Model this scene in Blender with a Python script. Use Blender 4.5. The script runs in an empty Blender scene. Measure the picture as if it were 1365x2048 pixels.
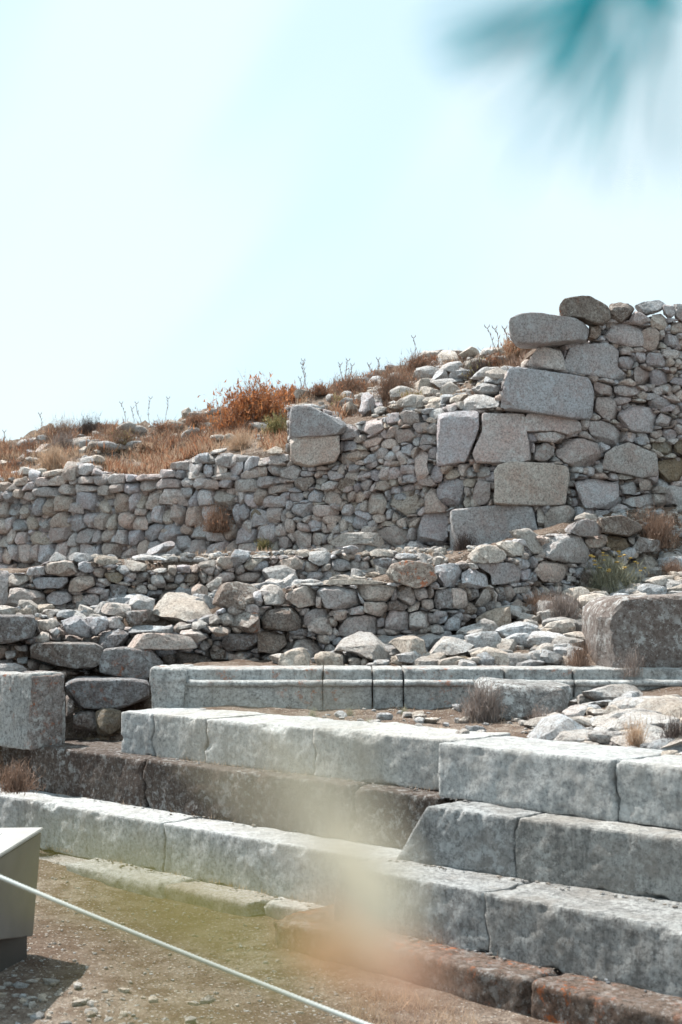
import bpy, math, random
import numpy as np
from math import radians as R

sc = bpy.context.scene
col = sc.collection
F = 2844.0; CX = 682.5; CY = 1024.0; HY = 1180.0; EYE = 2.0
# ---------------------------------------------------------------- camera
cam_d = bpy.data.cameras.new("camera"); cam = bpy.data.objects.new("camera", cam_d); col.objects.link(cam)
cam_d.sensor_fit = 'HORIZONTAL'; cam_d.sensor_width = 24.0; cam_d.lens = 24.0 * F / 1365.0
cam_d.clip_start = 0.05; cam_d.clip_end = 9000
PITCH = math.atan((HY - CY) / F)
cam.location = (0, 0, EYE); cam.rotation_euler = (R(90) + PITCH, 0, 0)
cam_d.dof.use_dof = True; cam_d.dof.focus_distance = 11.5; cam_d.dof.aperture_fstop = 3.6
cam_d.dof.aperture_blades = 0
sc.camera = cam
# ---------------------------------------------------------------- light
SUN_EL = R(59); SUN_AZ = (-0.76, 0.65)            # direction towards the sun on the ground plane
w = bpy.data.worlds.new("World"); sc.world = w; w.use_nodes = True
nt = w.node_tree; nt.nodes.clear()
out = nt.nodes.new('ShaderNodeOutputWorld'); bg = nt.nodes.new('ShaderNodeBackground')
sky = nt.nodes.new('ShaderNodeTexSky'); sky.sky_type = 'NISHITA'; sky.sun_disc = False
sky.sun_elevation = SUN_EL; sky.sun_rotation = math.atan2(SUN_AZ[0], SUN_AZ[1])
sky.air_density = 1.0; sky.dust_density = 0.6; sky.ozone_density = 1.2
# thin high cloud, drawn out in long soft wisps
tc = nt.nodes.new('ShaderNodeTexCoord'); mp = nt.nodes.new('ShaderNodeMapping')
mp.inputs['Rotation'].default_value = (0, R(-42), 0); mp2 = nt.nodes.new('ShaderNodeMapping'); mp2.inputs['Scale'].default_value = (5.0, 1.0, 1.3)
nz = nt.nodes.new('ShaderNodeTexNoise'); nz.inputs['Scale'].default_value = 1.7; nz.inputs['Detail'].default_value = 2.5
nz.inputs['Roughness'].default_value = 0.4
rp = nt.nodes.new('ShaderNodeValToRGB'); rp.color_ramp.interpolation = 'EASE'
rp.color_ramp.elements[0].position = 0.34; rp.color_ramp.elements[0].color = (0.62, 0.62, 0.62, 1)
rp.color_ramp.elements[1].position = 0.66; rp.color_ramp.elements[1].color = (0.96, 0.96, 0.96, 1)
mx = nt.nodes.new('ShaderNodeMix'); mx.data_type = 'RGBA'; mx.inputs[0].default_value = .84
rp.color_ramp.elements[0].color = (5.15, 6.65, 7.2, 1); rp.color_ramp.elements[1].color = (6.0, 7.05, 7.35, 1)
L = nt.links.new
L(tc.outputs['Generated'], mp.inputs[0]); L(mp.outputs[0], mp2.inputs[0]); L(mp2.outputs[0], nz.inputs['Vector']); L(nz.outputs[0], rp.inputs[0])
L(rp.outputs[0], mx.inputs[7]); L(sky.outputs[0], mx.inputs[6]); L(mx.outputs[2], bg.inputs[0])
bg.inputs[1].default_value = 0.078; L(bg.outputs[0], out.inputs[0])
sd = bpy.data.lights.new("sun", 'SUN'); sun = bpy.data.objects.new("sun", sd); col.objects.link(sun)
sd.energy = 4.6; sd.angle = R(0.53); sd.color = (1.0, 0.95, 0.88)
from mathutils import Vector
sv = Vector((SUN_AZ[0] * math.cos(SUN_EL), SUN_AZ[1] * math.cos(SUN_EL), math.sin(SUN_EL)))
sun.rotation_euler = sv.to_track_quat('Z', 'Y').to_euler(); sun.location = sv * 60
sc.view_settings.view_transform = 'Standard'; sc.view_settings.look = 'None'
sc.view_settings.exposure = 1.04; sc.view_settings.gamma = 1.0
sc.cycles.use_denoising = True

# ---------------------------------------------------------------- numpy helpers
rng = np.random.RandomState(7)
cp, sp_ = math.cos(PITCH), math.sin(PITCH)
def ray(px, py):
    a = (np.asarray(px, float) - CX) / F; b = (CY - np.asarray(py, float)) / F
    return a, cp - b * sp_, sp_ + b * cp            # x, y, z of direction (unnormalised)
def unp(px, py, Y):                                  # point seen at photo pixel (px,py) standing at distance Y
    x, y, z = ray(px, py); k = np.asarray(Y, float) / y
    return np.stack(np.broadcast_arrays(x * k, y * k, EYE + z * k), -1)
def on_z(px, py, z):                                 # point on a level z
    x, y, zz = ray(px, py); k = (z - EYE) / zz
    return np.array([x * k, y * k, z])
def proj(P):
    P = np.asarray(P, float); x = P[..., 0]; y = P[..., 1]; z = P[..., 2] - EYE
    dpt = y * cp + z * sp_; v = -y * sp_ + z * cp
    return CX + F * x / dpt, CY - F * v / dpt
def _h(i, j, k, s):
    n = (i * 374761393 + j * 668265263 + k * 1274126177 + s * 974634777) & 0xffffffff
    n = ((n ^ (n >> 13)) * 1274126177) & 0xffffffff
    n = (n ^ (n >> 16)) & 0xffffffff
    return n / 4294967295.0
def vnoise(P, s=0):                                  # value noise in [-1,1], P (...,3)
    P = np.asarray(P, float); f = np.floor(P); t = P - f; t = t * t * (3 - 2 * t); f = f.astype(np.int64)
    r = 0
    for a in (0, 1):
        for b in (0, 1):
            for c in (0, 1):
                wgt = (t[..., 0] if a else 1 - t[..., 0]) * (t[..., 1] if b else 1 - t[..., 1]) * (t[..., 2] if c else 1 - t[..., 2])
                r = r + wgt * _h(f[..., 0] + a, f[..., 1] + b, f[..., 2] + c, s)
    return r * 2 - 1
def fbm(P, s=0, o=3, g=.5):
    r = 0; A = 1; P = np.asarray(P, float)
    for k in range(o):
        r = r + A * vnoise(P * 2 ** k + 17.3 * k, s + k); A *= g
    return r

# ---------------------------------------------------------------- materials
def ramp(nt, src, p0, c0, p1, c1, mode='LINEAR'):
    r = nt.nodes.new('ShaderNodeValToRGB'); r.color_ramp.interpolation = mode
    e = r.color_ramp.elements
    e[0].position = p0; e[0].color = (*c0, 1) if not isinstance(c0, (int, float)) else (c0, c0, c0, 1)
    e[1].position = p1; e[1].color = (*c1, 1) if not isinstance(c1, (int, float)) else (c1, c1, c1, 1)
    nt.links.new(src, r.inputs[0]); return r.outputs[0]
def noise(nt, vec, scale, detail=4, rough=.55, dist=0.0):
    n = nt.nodes.new('ShaderNodeTexNoise'); n.inputs['Scale'].default_value = scale
    n.inputs['Detail'].default_value = detail; n.inputs['Roughness'].default_value = rough
    n.inputs['Distortion'].default_value = dist
    nt.links.new(vec, n.inputs['Vector']); return n.outputs[0]
def mixc(nt, fac, a, b, mode='MIX'):
    m = nt.nodes.new('ShaderNodeMix'); m.data_type = 'RGBA'; m.blend_type = mode; m.clamp_result = False
    for sock, v in ((0, fac), (6, a), (7, b)):
        if isinstance(v, (int, float)): m.inputs[sock].default_value = v
        elif isinstance(v, tuple): m.inputs[sock].default_value = (*v, 1)
        else: nt.links.new(v, m.inputs[sock])
    return m.outputs[2]
def math_(nt, op, a, b):
    m = nt.nodes.new('ShaderNodeMath'); m.operation = op
    for s, v in ((0, a), (1, b)):
        if isinstance(v, (int, float)): m.inputs[s].default_value = v
        else: nt.links.new(v, m.inputs[s])
    return m.outputs[0]
def newmat(name, rough=.9):
    m = bpy.data.materials.new(name); m.use_nodes = True; n = m.node_tree
    b = n.nodes['Principled BSDF']; b.inputs['Roughness'].default_value = rough
    b.inputs['Specular IOR Level'].default_value = .25
    g = n.nodes.new('ShaderNodeNewGeometry')
    return m, n, b, g.outputs['Position']
def bump(nt, b, h, dist, strength=1.0, prev=None):
    k = nt.nodes.new('ShaderNodeBump'); k.inputs['Distance'].default_value = dist; k.inputs['Strength'].default_value = strength
    nt.links.new(h, k.inputs['Height'])
    if prev is not None: nt.links.new(prev, k.inputs['Normal'])
    nt.links.new(k.outputs[0], b.inputs['Normal']); return k.outputs[0]

def stone_mat(name, base, warm, dark, white=.45, orange=0.0, dk=.5, warm_amt=.5, sc_=1.0, bmp=1.0, streak=0.):
    m, n, b, P = newmat(name, .92)
    at = n.nodes.new('ShaderNodeAttribute'); at.attribute_name = 'tint'; at.attribute_type = 'GEOMETRY'
    big = noise(n, P, 3.1 * sc_, 5, .65, .3)
    c = mixc(n, ramp(n, big, .42, 0.0, .62, warm_amt), base, warm)
    fine = noise(n, P, 48 * sc_, 6, .8)
    c = mixc(n, ramp(n, fine, .36, .9, .56, 0.0), c, dark)                   # grain
    med = noise(n, P, 14 * sc_, 8, .78, .15)
    c = mixc(n, ramp(n, med, .52, 0.0, .70, dk), c, dark)                     # dark weathering
    lw = noise(n, P, 17 * sc_, 8, .80, .1)
    lw2 = noise(n, P, 4.0 * sc_, 2, .5)
    spk = noise(n, P, 36 * sc_, 5, .85)
    c = mixc(n, ramp(n, spk, .56, 0.0, .62, .45 * min(1, white * 1.6)), c, (.70, .71, .70))
    c = mixc(n, ramp(n, spk, .34, .75, .41, 0.0), c, dark)
    if streak:
        mp_ = n.nodes.new('ShaderNodeMapping'); mp_.inputs['Scale'].default_value = (1, 1, .16); n.links.new(P, mp_.inputs[0])
        st = noise(n, mp_.outputs[0], 11, 6, .75, .2)
        c = mixc(n, ramp(n, st, .50, 0.0, .66, streak), c, tuple(v * .9 for v in dark))
        c = mixc(n, ramp(n, noise(n, P, 3.3, 5, .7, .4), .50, 0.0, .62, streak * .8), c, (base[0] * .62, base[1] * .57, base[2] * .53))
    f = math_(n, 'MULTIPLY', ramp(n, lw, .52, 0.0, .57, 1.0), ramp(n, lw2, .38, .25, .60, 1.0))
    f = math_(n, 'MULTIPLY', f, white)
    c = mixc(n, f, c, (.68, .70, .70))                                        # pale lichen
    if orange > 0:
        lo = noise(n, P, 19 * sc_, 7, .75, .1); lo2 = noise(n, P, 3.1 * sc_, 2, .5, .3)
        f = math_(n, 'MULTIPLY', ramp(n, lo, .55, 0.0, .61, 1.0), ramp(n, lo2, .50 - .06 * orange, 0.0, .58, 1.0))
        f = math_(n, 'MULTIPLY', f, min(1.0, .55 + .35 * orange))
        c = mixc(n, f, c, (.42, .13, .045))
    c = mixc(n, 1.0, c, at.outputs['Color'], 'MULTIPLY')
    n.links.new(c, b.inputs['Base Color'])
    pits = noise(n, P, 90 * sc_, 3, .7)
    k = bump(n, b, med, .040 * bmp, 1.0); k = bump(n, b, fine, .012 * bmp, 1.0, k); bump(n, b, ramp(n, pits, .25, 0.0, .45, 1.0), .004 * bmp, .8, k)
    return m
M = {}
M['grey'] = stone_mat('weathered_limestone', (.64, .61, .60), (.57, .445, .405), (.18, .155, .145), .65, 0, .55, .75)
M['pink'] = stone_mat('pinkish_limestone', (.61, .56, .55), (.58, .45, .42), (.21, .175, .17), .6, 0.0, .42, .8)
M['brown'] = stone_mat('brown_stone', (.37, .33, .31), (.21, .145, .115), (.06, .045, .04), .55, 0, .65, .7)
M['orange'] = stone_mat('lichen_stone', (.36, .34, .33), (.31, .22, .185), (.09, .07, .065), .6, .55, .5)
M['blotch'] = stone_mat('blotched_block', (.25, .22, .205), (.20, .15, .13), (.085, .06, .05), .72, 0, .35, .6, .6)
M['pale'] = stone_mat('pale_rock', (.60, .58, .56), (.46, .37, .30), (.17, .14, .125), .45, 0, .42, .5)
M['white'] = stone_mat('white_pebbles', (.66, .63, .59), (.52, .43, .36), (.24, .19, .16), .3, 0, .25, .5, 2.)
M['tan'] = stone_mat('tan_rock', (.33, .27, .20), (.26, .18, .11), (.10, .075, .05), .15, 0, .4, .6)
M['marble'] = stone_mat('grey_marble', (.58, .59, .58), (.40, .37, .34), (.20, .205, .21), .40, 0, .45, .35, .75, .7, .55)
M['marble_dark'] = stone_mat('lichened_grey_marble', (.46, .465, .46), (.26, .24, .22), (.11, .112, .112), .42, 0, .55, .55, .75, .8, .7)
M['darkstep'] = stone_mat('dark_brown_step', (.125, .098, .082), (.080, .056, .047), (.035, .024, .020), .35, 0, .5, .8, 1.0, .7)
M['rust'] = stone_mat('rust_lichen_step', (.19, .145, .12), (.17, .09, .06), (.045, .03, .022), .4, 2.6, .5, .7, .8, .8)
M['fallen'] = stone_mat('speckled_fallen_block', (.30, .31, .31), (.24, .19, .17), (.07, .06, .055), .75, 0, .75, .5, .8, .7)
M['mould'] = stone_mat('lichened_marble', (.50, .51, .505), (.44, .41, .385), (.12, .12, .12), .5, .30, .6, .35, .8, .7, .5)

def dirt_mat():
    m, n, b, P = newmat('dry_earth', 1.0)
    big = noise(n, P, .9, 3, .6, .3); mid = noise(n, P, 7, 5, .7); fine = noise(n, P, 60, 4, .75)
    c = mixc(n, ramp(n, big, .40, 0.0, .62, 1.0), (.205, .155, .118), (.36, .30, .25))
    c = mixc(n, ramp(n, mid, .42, 0.0, .60, .85), c, (.12, .075, .052))
    c = mixc(n, ramp(n, fine, .42, .55, .60, 0.0), c, (.09, .06, .045))
    vo = n.nodes.new('ShaderNodeTexVoronoi'); vo.inputs['Scale'].default_value = 34; n.links.new(P, vo.inputs['Vector'])
    c = mixc(n, ramp(n, vo.outputs['Distance'], .16, .6, .26, 0.0), c, (.60, .56, .52))
    n.links.new(c, b.inputs['Base Color'])
    k = bump(n, b, mid, .08, 1.0); k = bump(n, b, fine, .022, 1.0, k); bump(n, b, ramp(n, vo.outputs['Distance'], .05, 1.0, .4, 0.0), .012, .7, k)
    return m
M['dirt'] = dirt_mat()
def core_mat():
    m, n, b, P = newmat('wall_core_earth', 1.0)
    c = mixc(n, noise(n, P, 9, 5, .7), (.09, .07, .055), (.22, .18, .15)); n.links.new(c, b.inputs['Base Color'])
    bump(n, b, noise(n, P, 20, 4, .7), .03, 1.0); return m
M['core'] = core_mat()
def leaf_mat(name, c1, c2, trans=.25, rough=.75, scale=9):
    m, n, b, P = newmat(name, rough)
    c = mixc(n, ramp(n, noise(n, P, scale, 3, .7), .35, 0.0, .65, 1.0), c1, c2)
    at = n.nodes.new('ShaderNodeAttribute'); at.attribute_name = 'tint'
    c = mixc(n, 1.0, c, at.outputs['Color'], 'MULTIPLY')
    n.links.new(c, b.inputs['Base Color'])
    if trans > 0:
        t = n.nodes.new('ShaderNodeBsdfTranslucent'); n.links.new(c, t.inputs[0])
        s = n.nodes.new('ShaderNodeMixShader'); s.inputs[0].default_value = trans
        o = n.nodes['Material Output']; n.links.new(b.outputs[0], s.inputs[1]); n.links.new(t.outputs[0], s.inputs[2]); n.links.new(s.outputs[0], o.inputs[0])
    return m
M['straw'] = leaf_mat('dry_straw', (.58, .43, .31), (.40, .285, .205), .3)
M['rustleaf'] = leaf_mat('rust_dry_leaves', (.38, .19, .11), (.26, .14, .09), .3)
M['bracken'] = leaf_mat('orange_bracken', (.50, .215, .085), (.34, .14, .065), .3)
M['browntwig'] = leaf_mat('brown_twigs', (.30, .20, .145), (.19, .125, .095), .1)
M['greytwig'] = leaf_mat('grey_twigs', (.34, .28, .25), (.20, .165, .15), .1)
M['darktwig'] = leaf_mat('dark_twigs', (.12, .09, .08), (.065, .05, .045), .1)
M['olive'] = leaf_mat('olive_leaves', (.30, .25, .12), (.17, .16, .075), .3)
M['sage'] = leaf_mat('sage_leaves', (.38, .36, .26), (.27, .26, .19), .25)
M['yellow'] = leaf_mat('yellow_flowers', (.62, .42, .12), (.5, .33, .09), .2)

# ---------------------------------------------------------------- mesh helpers
def prop(o, label=None, cat=None, group=None, kind=None):
    if label: o['label'] = label
    if cat: o['category'] = cat
    if group: o['group'] = group
    if kind: o['kind'] = kind
    return o
def mk(name, V, Fc, mat, parent=None, origin=None, smooth=True, tint=None):
    V = np.asarray(V, float)
    if origin is None: origin = np.array([V[:, 0].mean(), V[:, 1].mean(), V[:, 2].min()])
    me = bpy.data.meshes.new(name)
    Fc = np.asarray(Fc); k = Fc.shape[1]
    me.vertices.add(len(V)); me.vertices.foreach_set('co', (V - origin).astype(np.float32).ravel())
    me.loops.add(Fc.size); me.loops.foreach_set('vertex_index', Fc.astype(np.int32).ravel())
    me.polygons.add(len(Fc)); me.polygons.foreach_set('loop_start', np.arange(0, Fc.size, k, dtype=np.int32))
    me.polygons.foreach_set('loop_total', np.full(len(Fc), k, np.int32))
    me.polygons.foreach_set('use_smooth', np.full(len(Fc), smooth))
    me.update(calc_edges=True); me.validate()
    if smooth and k == 3 and len(V) > 60: me.set_sharp_from_angle(angle=R(17))
    ca = me.color_attributes.new('tint', 'FLOAT_COLOR', 'POINT')
    if tint is None: tint = np.ones((len(V), 3))
    tint = np.broadcast_to(np.asarray(tint, float), (len(V), 3))
    ca.data.foreach_set('color', np.concatenate([tint, np.ones((len(V), 1))], 1).astype(np.float32).ravel())
    me.materials.append(mat if not isinstance(mat, str) else M[mat])
    o = bpy.data.objects.new(name, me); col.objects.link(o)
    if parent is not None:
        o.parent = parent; o.location = Vector(origin) - parent.location
    else: o.location = origin
    return o
def root(name, loc, label, cat, group=None):
    o = bpy.data.objects.new(name, None); o.empty_display_size = .2; col.objects.link(o); o.location = tuple(float(v) for v in loc)
    return prop(o, label, cat, group)
def merge(parts):                                    # list of (V, F) -> one (V, F)
    Vs, Fs, k = [], [], 0
    for v, f in parts: Vs.append(v); Fs.append(np.asarray(f) + k); k += len(v)
    return np.concatenate(Vs), np.concatenate(Fs)
import bmesh
_ico = {}
def ico(n):
    if n not in _ico:
        bm = bmesh.new(); bmesh.ops.create_icosphere(bm, subdivisions=n, radius=1)
        _ico[n] = (np.array([v.co[:] for v in bm.verts]), np.array([[v.index for v in f.verts] for f in bm.faces])); bm.free()
    return _ico[n]
def inpoly(px, py, poly):
    poly = np.asarray(poly, float); x0 = poly[:, 0]; y0 = poly[:, 1]; x1 = np.roll(x0, -1); y1 = np.roll(y0, -1)
    c = np.zeros(np.shape(px), bool)
    for a, b, d, e in zip(x0, y0, x1, y1):
        cond = ((b > py) != (e > py)) & (px < (d - a) * (py - b) / ((e - b) if e != b else 1e-9) + a)
        c ^= cond
    return c
def radial(poly, th):                                # distance from the origin to polygon along angles
    a = np.asarray(poly, float); b = np.roll(a, -1, 0); d = b - a
    cx, cy = np.cos(th), np.sin(th); r = np.full(len(th), 0.0)
    for (ax, ay), (dx, dy) in zip(a, d):
        den = cx * dy - cy * dx
        den = np.where(abs(den) < 1e-9, 1e-9, den)
        t = (ax * dy - ay * dx) / den; u = (ax * cy - ay * cx) / den
        ok = (u >= -1e-6) & (u <= 1 + 1e-6) & (t > 0); r = np.where(ok, np.maximum(r, t), r)
    return r
def hull(p):
    p = sorted(set(map(tuple, np.round(p, 4)))); 
    if len(p) < 3: return np.array(p)
    def half(pp):
        h = []
        for q in pp:
            while len(h) > 1 and (h[-1][0] - h[-2][0]) * (q[1] - h[-2][1]) - (h[-1][1] - h[-2][1]) * (q[0] - h[-2][0]) <= 0: h.pop()
            h.append(q)
        return h
    a = half(p); b = half(p[::-1]); return np.array(a[:-1] + b[:-1])
def area(p):
    p = np.asarray(p); x, y = p[:, 0], p[:, 1]; return .5 * abs(np.dot(x, np.roll(y, -1)) - np.dot(y, np.roll(x, -1)))
def centroid(p):
    p = np.asarray(p); q = np.roll(p, -1, 0); c = p[:, 0] * q[:, 1] - q[:, 0] * p[:, 1]; A = c.sum() / 2
    if abs(A) < 1e-9: return p.mean(0)
    return ((p + q) * c[:, None]).sum(0) / (6 * A)
def stone(poly, thick, lvl=3, p=3.6, rough=.05, cuts=5, seed=0, cutlo=.74):
    """rounded, chipped stone; poly = outline (s,z) round its own centre; returns verts in (s, depth, z)"""
    r_ = np.random.RandomState(seed); D, Fc = ico(lvl)
    th_t = np.linspace(-math.pi, math.pi, 145)
    if p > 3.1: poly = np.asarray(poly) + r_.uniform(-.03, .03, np.shape(poly)) * np.ptp(poly, axis=0).min()
    Rt = radial(poly, th_t[:-1]); kern = np.array([0, 1, 2, 1, 0.]) if p > 3.1 else np.array([1, 2, 3, 2, 1.]); kern /= kern.sum()
    Rt = sum(np.roll(Rt, k - 2) * kern[k] for k in range(5)); Rt = np.append(Rt, Rt[0])
    th = np.arctan2(D[:, 2], D[:, 0]); rr = np.hypot(D[:, 0], D[:, 2])
    t = (rr ** p + np.abs(D[:, 1]) ** p) ** (-1 / p)
    Rr = np.interp(th, th_t, Rt) * rr * t
    V = np.stack([np.cos(th) * Rr, D[:, 1] * t * thick / 2, np.sin(th) * Rr], 1)
    size = math.sqrt(max(area(poly), 1e-6)); ext = np.array([np.ptp(V[:, 0]), thick, np.ptp(V[:, 2])]) / 2 + 1e-6
    off = r_.rand(3) * 100
    N = V / ext; N /= np.linalg.norm(N, axis=1)[:, None] + 1e-9
    V = V + N * (fbm(V / size * 1.6 + off, 3, 2) * rough * size)[:, None]
    for k in range(cuts):                            # flat broken facets
        n = r_.randn(3); n[1] = -abs(n[1]) if r_.rand() < .75 else n[1]; n /= np.linalg.norm(n)
        pr = V @ n; h = pr.max() * r_.uniform(cutlo, .93 if p > 12 else .86)
        ov = np.maximum(pr - h, 0); V = V - n * (ov * .97)[:, None]
    e2 = np.array([np.ptp(V[:, 0]), 1, np.ptp(V[:, 2])]); c0 = (V.max(0) + V.min(0)) / 2; c0[1] = 0
    V = (V - c0) * np.array([ext[0] * 2 / e2[0], 1, ext[2] * 2 / e2[2]]) + c0 * .3
    if 3.1 < p < 15: V[:, 1] += V[:, 0] * r_.normal(0, .10) + V[:, 2] * abs(r_.normal(0, .16)) + np.abs(V[:, 0] * r_.normal(0, .12) + V[:, 2] * r_.normal(0, .12))
    rdg = 1 - np.abs(fbm(V / size * 2.6 + off, 12, 2)) * 2
    V = V + N * (fbm(V / size * 6 + off, 9, 3, .6) * rough * .5 * size)[:, None] - N * (np.clip(rdg - .45, 0, 1) * rough * .9 * size)[:, None]
    return V, Fc
def tintof(r_, amt=.21, warm=.075):
    b = 1 + r_.uniform(-amt, amt); q = r_.uniform(-warm, warm); return np.array([b * (1 + q), b, b * (1 - q * 1.2)])
def box_grid(L_, D_, H_, step):
    """closed box surface grid, L x D x H, quads"""
    ns = [max(2, int(round(v / step))) for v in (L_, D_, H_)]
    Vs, Fs = [], []; k = 0
    for ax in range(3):
        o1, o2 = [a for a in range(3) if a != ax]
        for side in (0, 1):
            a, b = np.meshgrid(np.arange(ns[o1] + 1), np.arange(ns[o2] + 1), indexing='ij')
            I = np.zeros((a.size, 3), int); I[:, o1] = a.ravel(); I[:, o2] = b.ravel(); I[:, ax] = side * ns[ax]
            g = np.arange(a.size).reshape(a.shape) + k; q = np.stack([g[:-1, :-1], g[1:, :-1], g[1:, 1:], g[:-1, 1:]], -1).reshape(-1, 4)
            flip = (side == 0) != (ax == 1)
            if flip: q = q[:, ::-1]
            Vs.append(I); Fs.append(q); k += a.size
    I = np.concatenate(Vs); Q = np.concatenate(Fs)
    U, inv = np.unique(I, axis=0, return_inverse=True); Q = inv.reshape(-1)[Q]
    return U / np.array(ns) * np.array([L_, D_, H_]), Q
def slab(PL, PR, zt, zb, depth, seed=0, jl=0, jr=0, step=.016, r0=.010, chip=.035, skl=0., skr=0., wob=.005, dz=0.):
    """dressed block; PL, PR = ends of the front top arris (x,y); chipped rounded edges. skl/skr: how far the ends lean in at the top"""
    PL = np.asarray(PL[:2], float); PR = np.asarray(PR[:2], float); t = PR - PL; Ln = np.linalg.norm(t); t /= Ln
    nb = np.array([-t[1], t[0]]);  nb = nb if nb[1] > 0 else -nb
    H = zt - zb; V, Q = box_grid(Ln, depth, H, step)
    off = np.array([seed * 3.7, seed * 1.3, 5.1])
    h = np.array([Ln, depth, H]) / 2; c = V - h
    rr = r0 * .7 + chip * 1.7 * np.clip(fbm(V * 7 + off, 4, 3) * 1.25 - .28, 0, 1) + chip * .9 * np.clip(fbm(V * 2.1 + off, 14, 2) * 1.3 - .55, 0, 1)
    rr = np.minimum(rr, h.min() * .8)[:, None]
    q = np.clip(c, -(h - rr), h - rr); d = c - q; ln = np.linalg.norm(d, axis=1)[:, None]
    c = np.where(ln > 1e-9, q + d / np.maximum(ln, 1e-9) * np.minimum(rr, np.maximum(ln, 0) * 1.0), c)
    V = c + h
    n = d / np.maximum(ln, 1e-9)
    V = V + n * (fbm(V * 7 + off, 2, 3) * wob)[:, None] + n * (fbm(V * 26 + off, 32, 2) * wob * .45)[:, None] + n * (vnoise(V * 1.6 + off, 8) * wob * 1.5)[:, None]
    f = V[:, 2] / H                                       # 0 bottom, 1 top
    s = V[:, 0]; u = s / Ln
    s = s + (1 - u) * (f) * skl - u * f * skr
    for js, wt in ((jl, np.clip(1 - V[:, 0] / .12, 0, 1)), (jr, np.clip(1 - (Ln - V[:, 0]) / .12, 0, 1))):
        if js: s = s + wt * .030 * fbm(np.stack([f * H * 9, 0 * f + js * 2.3, V[:, 1] * 5], 1), 3, 3)
    x = PL[0] + t[0] * s + nb[0] * V[:, 1]; y = PL[1] + t[1] * s + nb[1] * V[:, 1]
    return np.stack([x, y, zb + V[:, 2] + dz * u], 1), Q
# ---------------------------------------------------------------- terrain: one sheet, laid through surveyed break lines
BL = [  # each: list of (px, py, distance)
 ('near',  [(-3000, 2048, -60), (4000, 2048, -60)]),
 ('fore0', None), ('fore1', None), ('terr0', None),
 ('mould0', [(-2500, 1473, 11.45), (150, 1473, 11.45), (325, 1480, 10.95), (345, 1412, 10.85), (1130, 1412, 10.8), (1240, 1378, 10.8), (1365, 1372, 10.8), (3500, 1380, 10.8)]),
 ('mould1', [(-2500, 1437, 11.6), (150, 1437, 11.6), (325, 1430, 11.3), (345, 1337, 11.2), (1365, 1350, 11.2), (3500, 1350, 11.2)]),
 ('fw0', [(-2500, 1345, 11.9), (0, 1345, 11.9), (150, 1345, 11.9), (300, 1330, 12.0), (520, 1318, 12.1), (700, 1312, 12.15), (870, 1290, 12.25), (960, 1245, 12.6), (1040, 1205, 13.0), (1180, 1180, 13.6), (1365, 1110, 14.3), (3000, 900, 16)]),
 ('fw1', [(-2500, 1240, 12.4), (0, 1240, 12.4), (200, 1240, 12.4), (420, 1215, 12.5), (520, 1190, 12.6), (700, 1170, 12.65), (830, 1150, 12.75), (930, 1110, 13.1), (1000, 1090, 13.4), (1100, 1065, 13.8), (1200, 1045, 14.1), (1365, 1030, 14.8), (3000, 850, 16.5)]),
 ('mw0', [(-2500, 1232, 13.7), (0, 1228, 13.7), (200, 1225, 13.7), (400, 1202, 13.8), (520, 1170, 13.85), (700, 1155, 13.9), (800, 1140, 14.0), (930, 1105, 14.2), (1100, 1060, 14.4), (1200, 1040, 14.6), (1365, 1025, 15.2), (3000, 850, 17.5)]),
 ('mw1', [(-2500, 1145, 14.1), (0, 1140, 14.1), (150, 1125, 14.1), (280, 1128, 14.2), (400, 1113, 14.2), (560, 1108, 14.25), (700, 1108, 14.3), (800, 1112, 14.4), (930, 1103, 14.6), (1100, 1055, 14.8), (1200, 1032, 15.1), (1365, 1020, 15.6), (3000, 850, 18)]),
 ('bw0', None), ('bw1', None),
 ('crest', [(-2500, 905, 27), (-300, 893, 26), (0, 891, 25.5), (100, 866, 25), (200, 857, 24.5), (330, 846, 24), (430, 828, 23.5), (520, 800, 23), (600, 790, 22.6), (700, 765, 22), (850, 727, 21), (950, 708, 20.2), (1020, 694, 19.8), (1100, 672, 19.6), (1365, 655, 21), (3000, 600, 26)]),
 ('beyond', None), ('far', None), ('horizon', None)]
def wall_d(pts):
    pxs = np.array([p[0] for p in pts], float); inv = 1 / np.array([p[1] for p in pts], float)
    return lambda px: 1 / np.interp(px, pxs, inv)
BACK = [(-700, 22.5), (0, 19.2), (1010, 15.4), (1365, 16.2), (2200, 19)]
d_back = wall_d(BACK)
def a3(L3): return np.array([unp(a, b, c) for a, b, c in L3])
lines = {}
for nme, L3 in BL:
    if L3: lines[nme] = a3([(a, b, c + (.17 if nme in ('fw0', 'mw0') else 0)) for a, b, c in L3])
lines['near'] = np.array([(-80, -60, 0.), (80, -60, 0.)])
# line of the steps on plan
A0 = on_z(245, 1422, 1.12); A1 = on_z(885, 1480, 1.12); A2 = on_z(1229, 1520.5, 1.12)
dirv = (A2 - A0) / (A2[0] - A0[0])
def stepline(back, z0, z1):
    return np.array([(X, A0[1] + dirv[1] * (X - A0[0]) + back, z) for X, z in ((-2.6, z0), (-1.62, z0), (-1.50, z1), (2.6, z1), (60, z1))])
f0 = stepline(-1.9, .10, 0.0); f0[:, 2] = [.12, .10, .09, -.03, -.03]; f0[:, 1] = np.maximum(f0[:, 1], -20)
f1 = stepline(.16, .12, 0.0); f1[:, 2] = [.15, .15, .12, 0.02, 0.02]; f1[:, 1] = np.maximum(f1[:, 1], -18)
t0 = stepline(.22, .80, 1.085); t0[:, 1] = np.clip(t0[:, 1], -17, 11.4)
f0[0, 1] = 9.3; f1[0, 1] = 11.2; t0[0, 1] = 11.3
lines['fore0'], lines['fore1'], lines['terr0'] = f0, f1, t0
px_b = [-700, 0, 60, 200, 300, 440, 575, 600, 750, 900, 1010, 1100, 1200, 1290, 1365, 2200]
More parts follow.
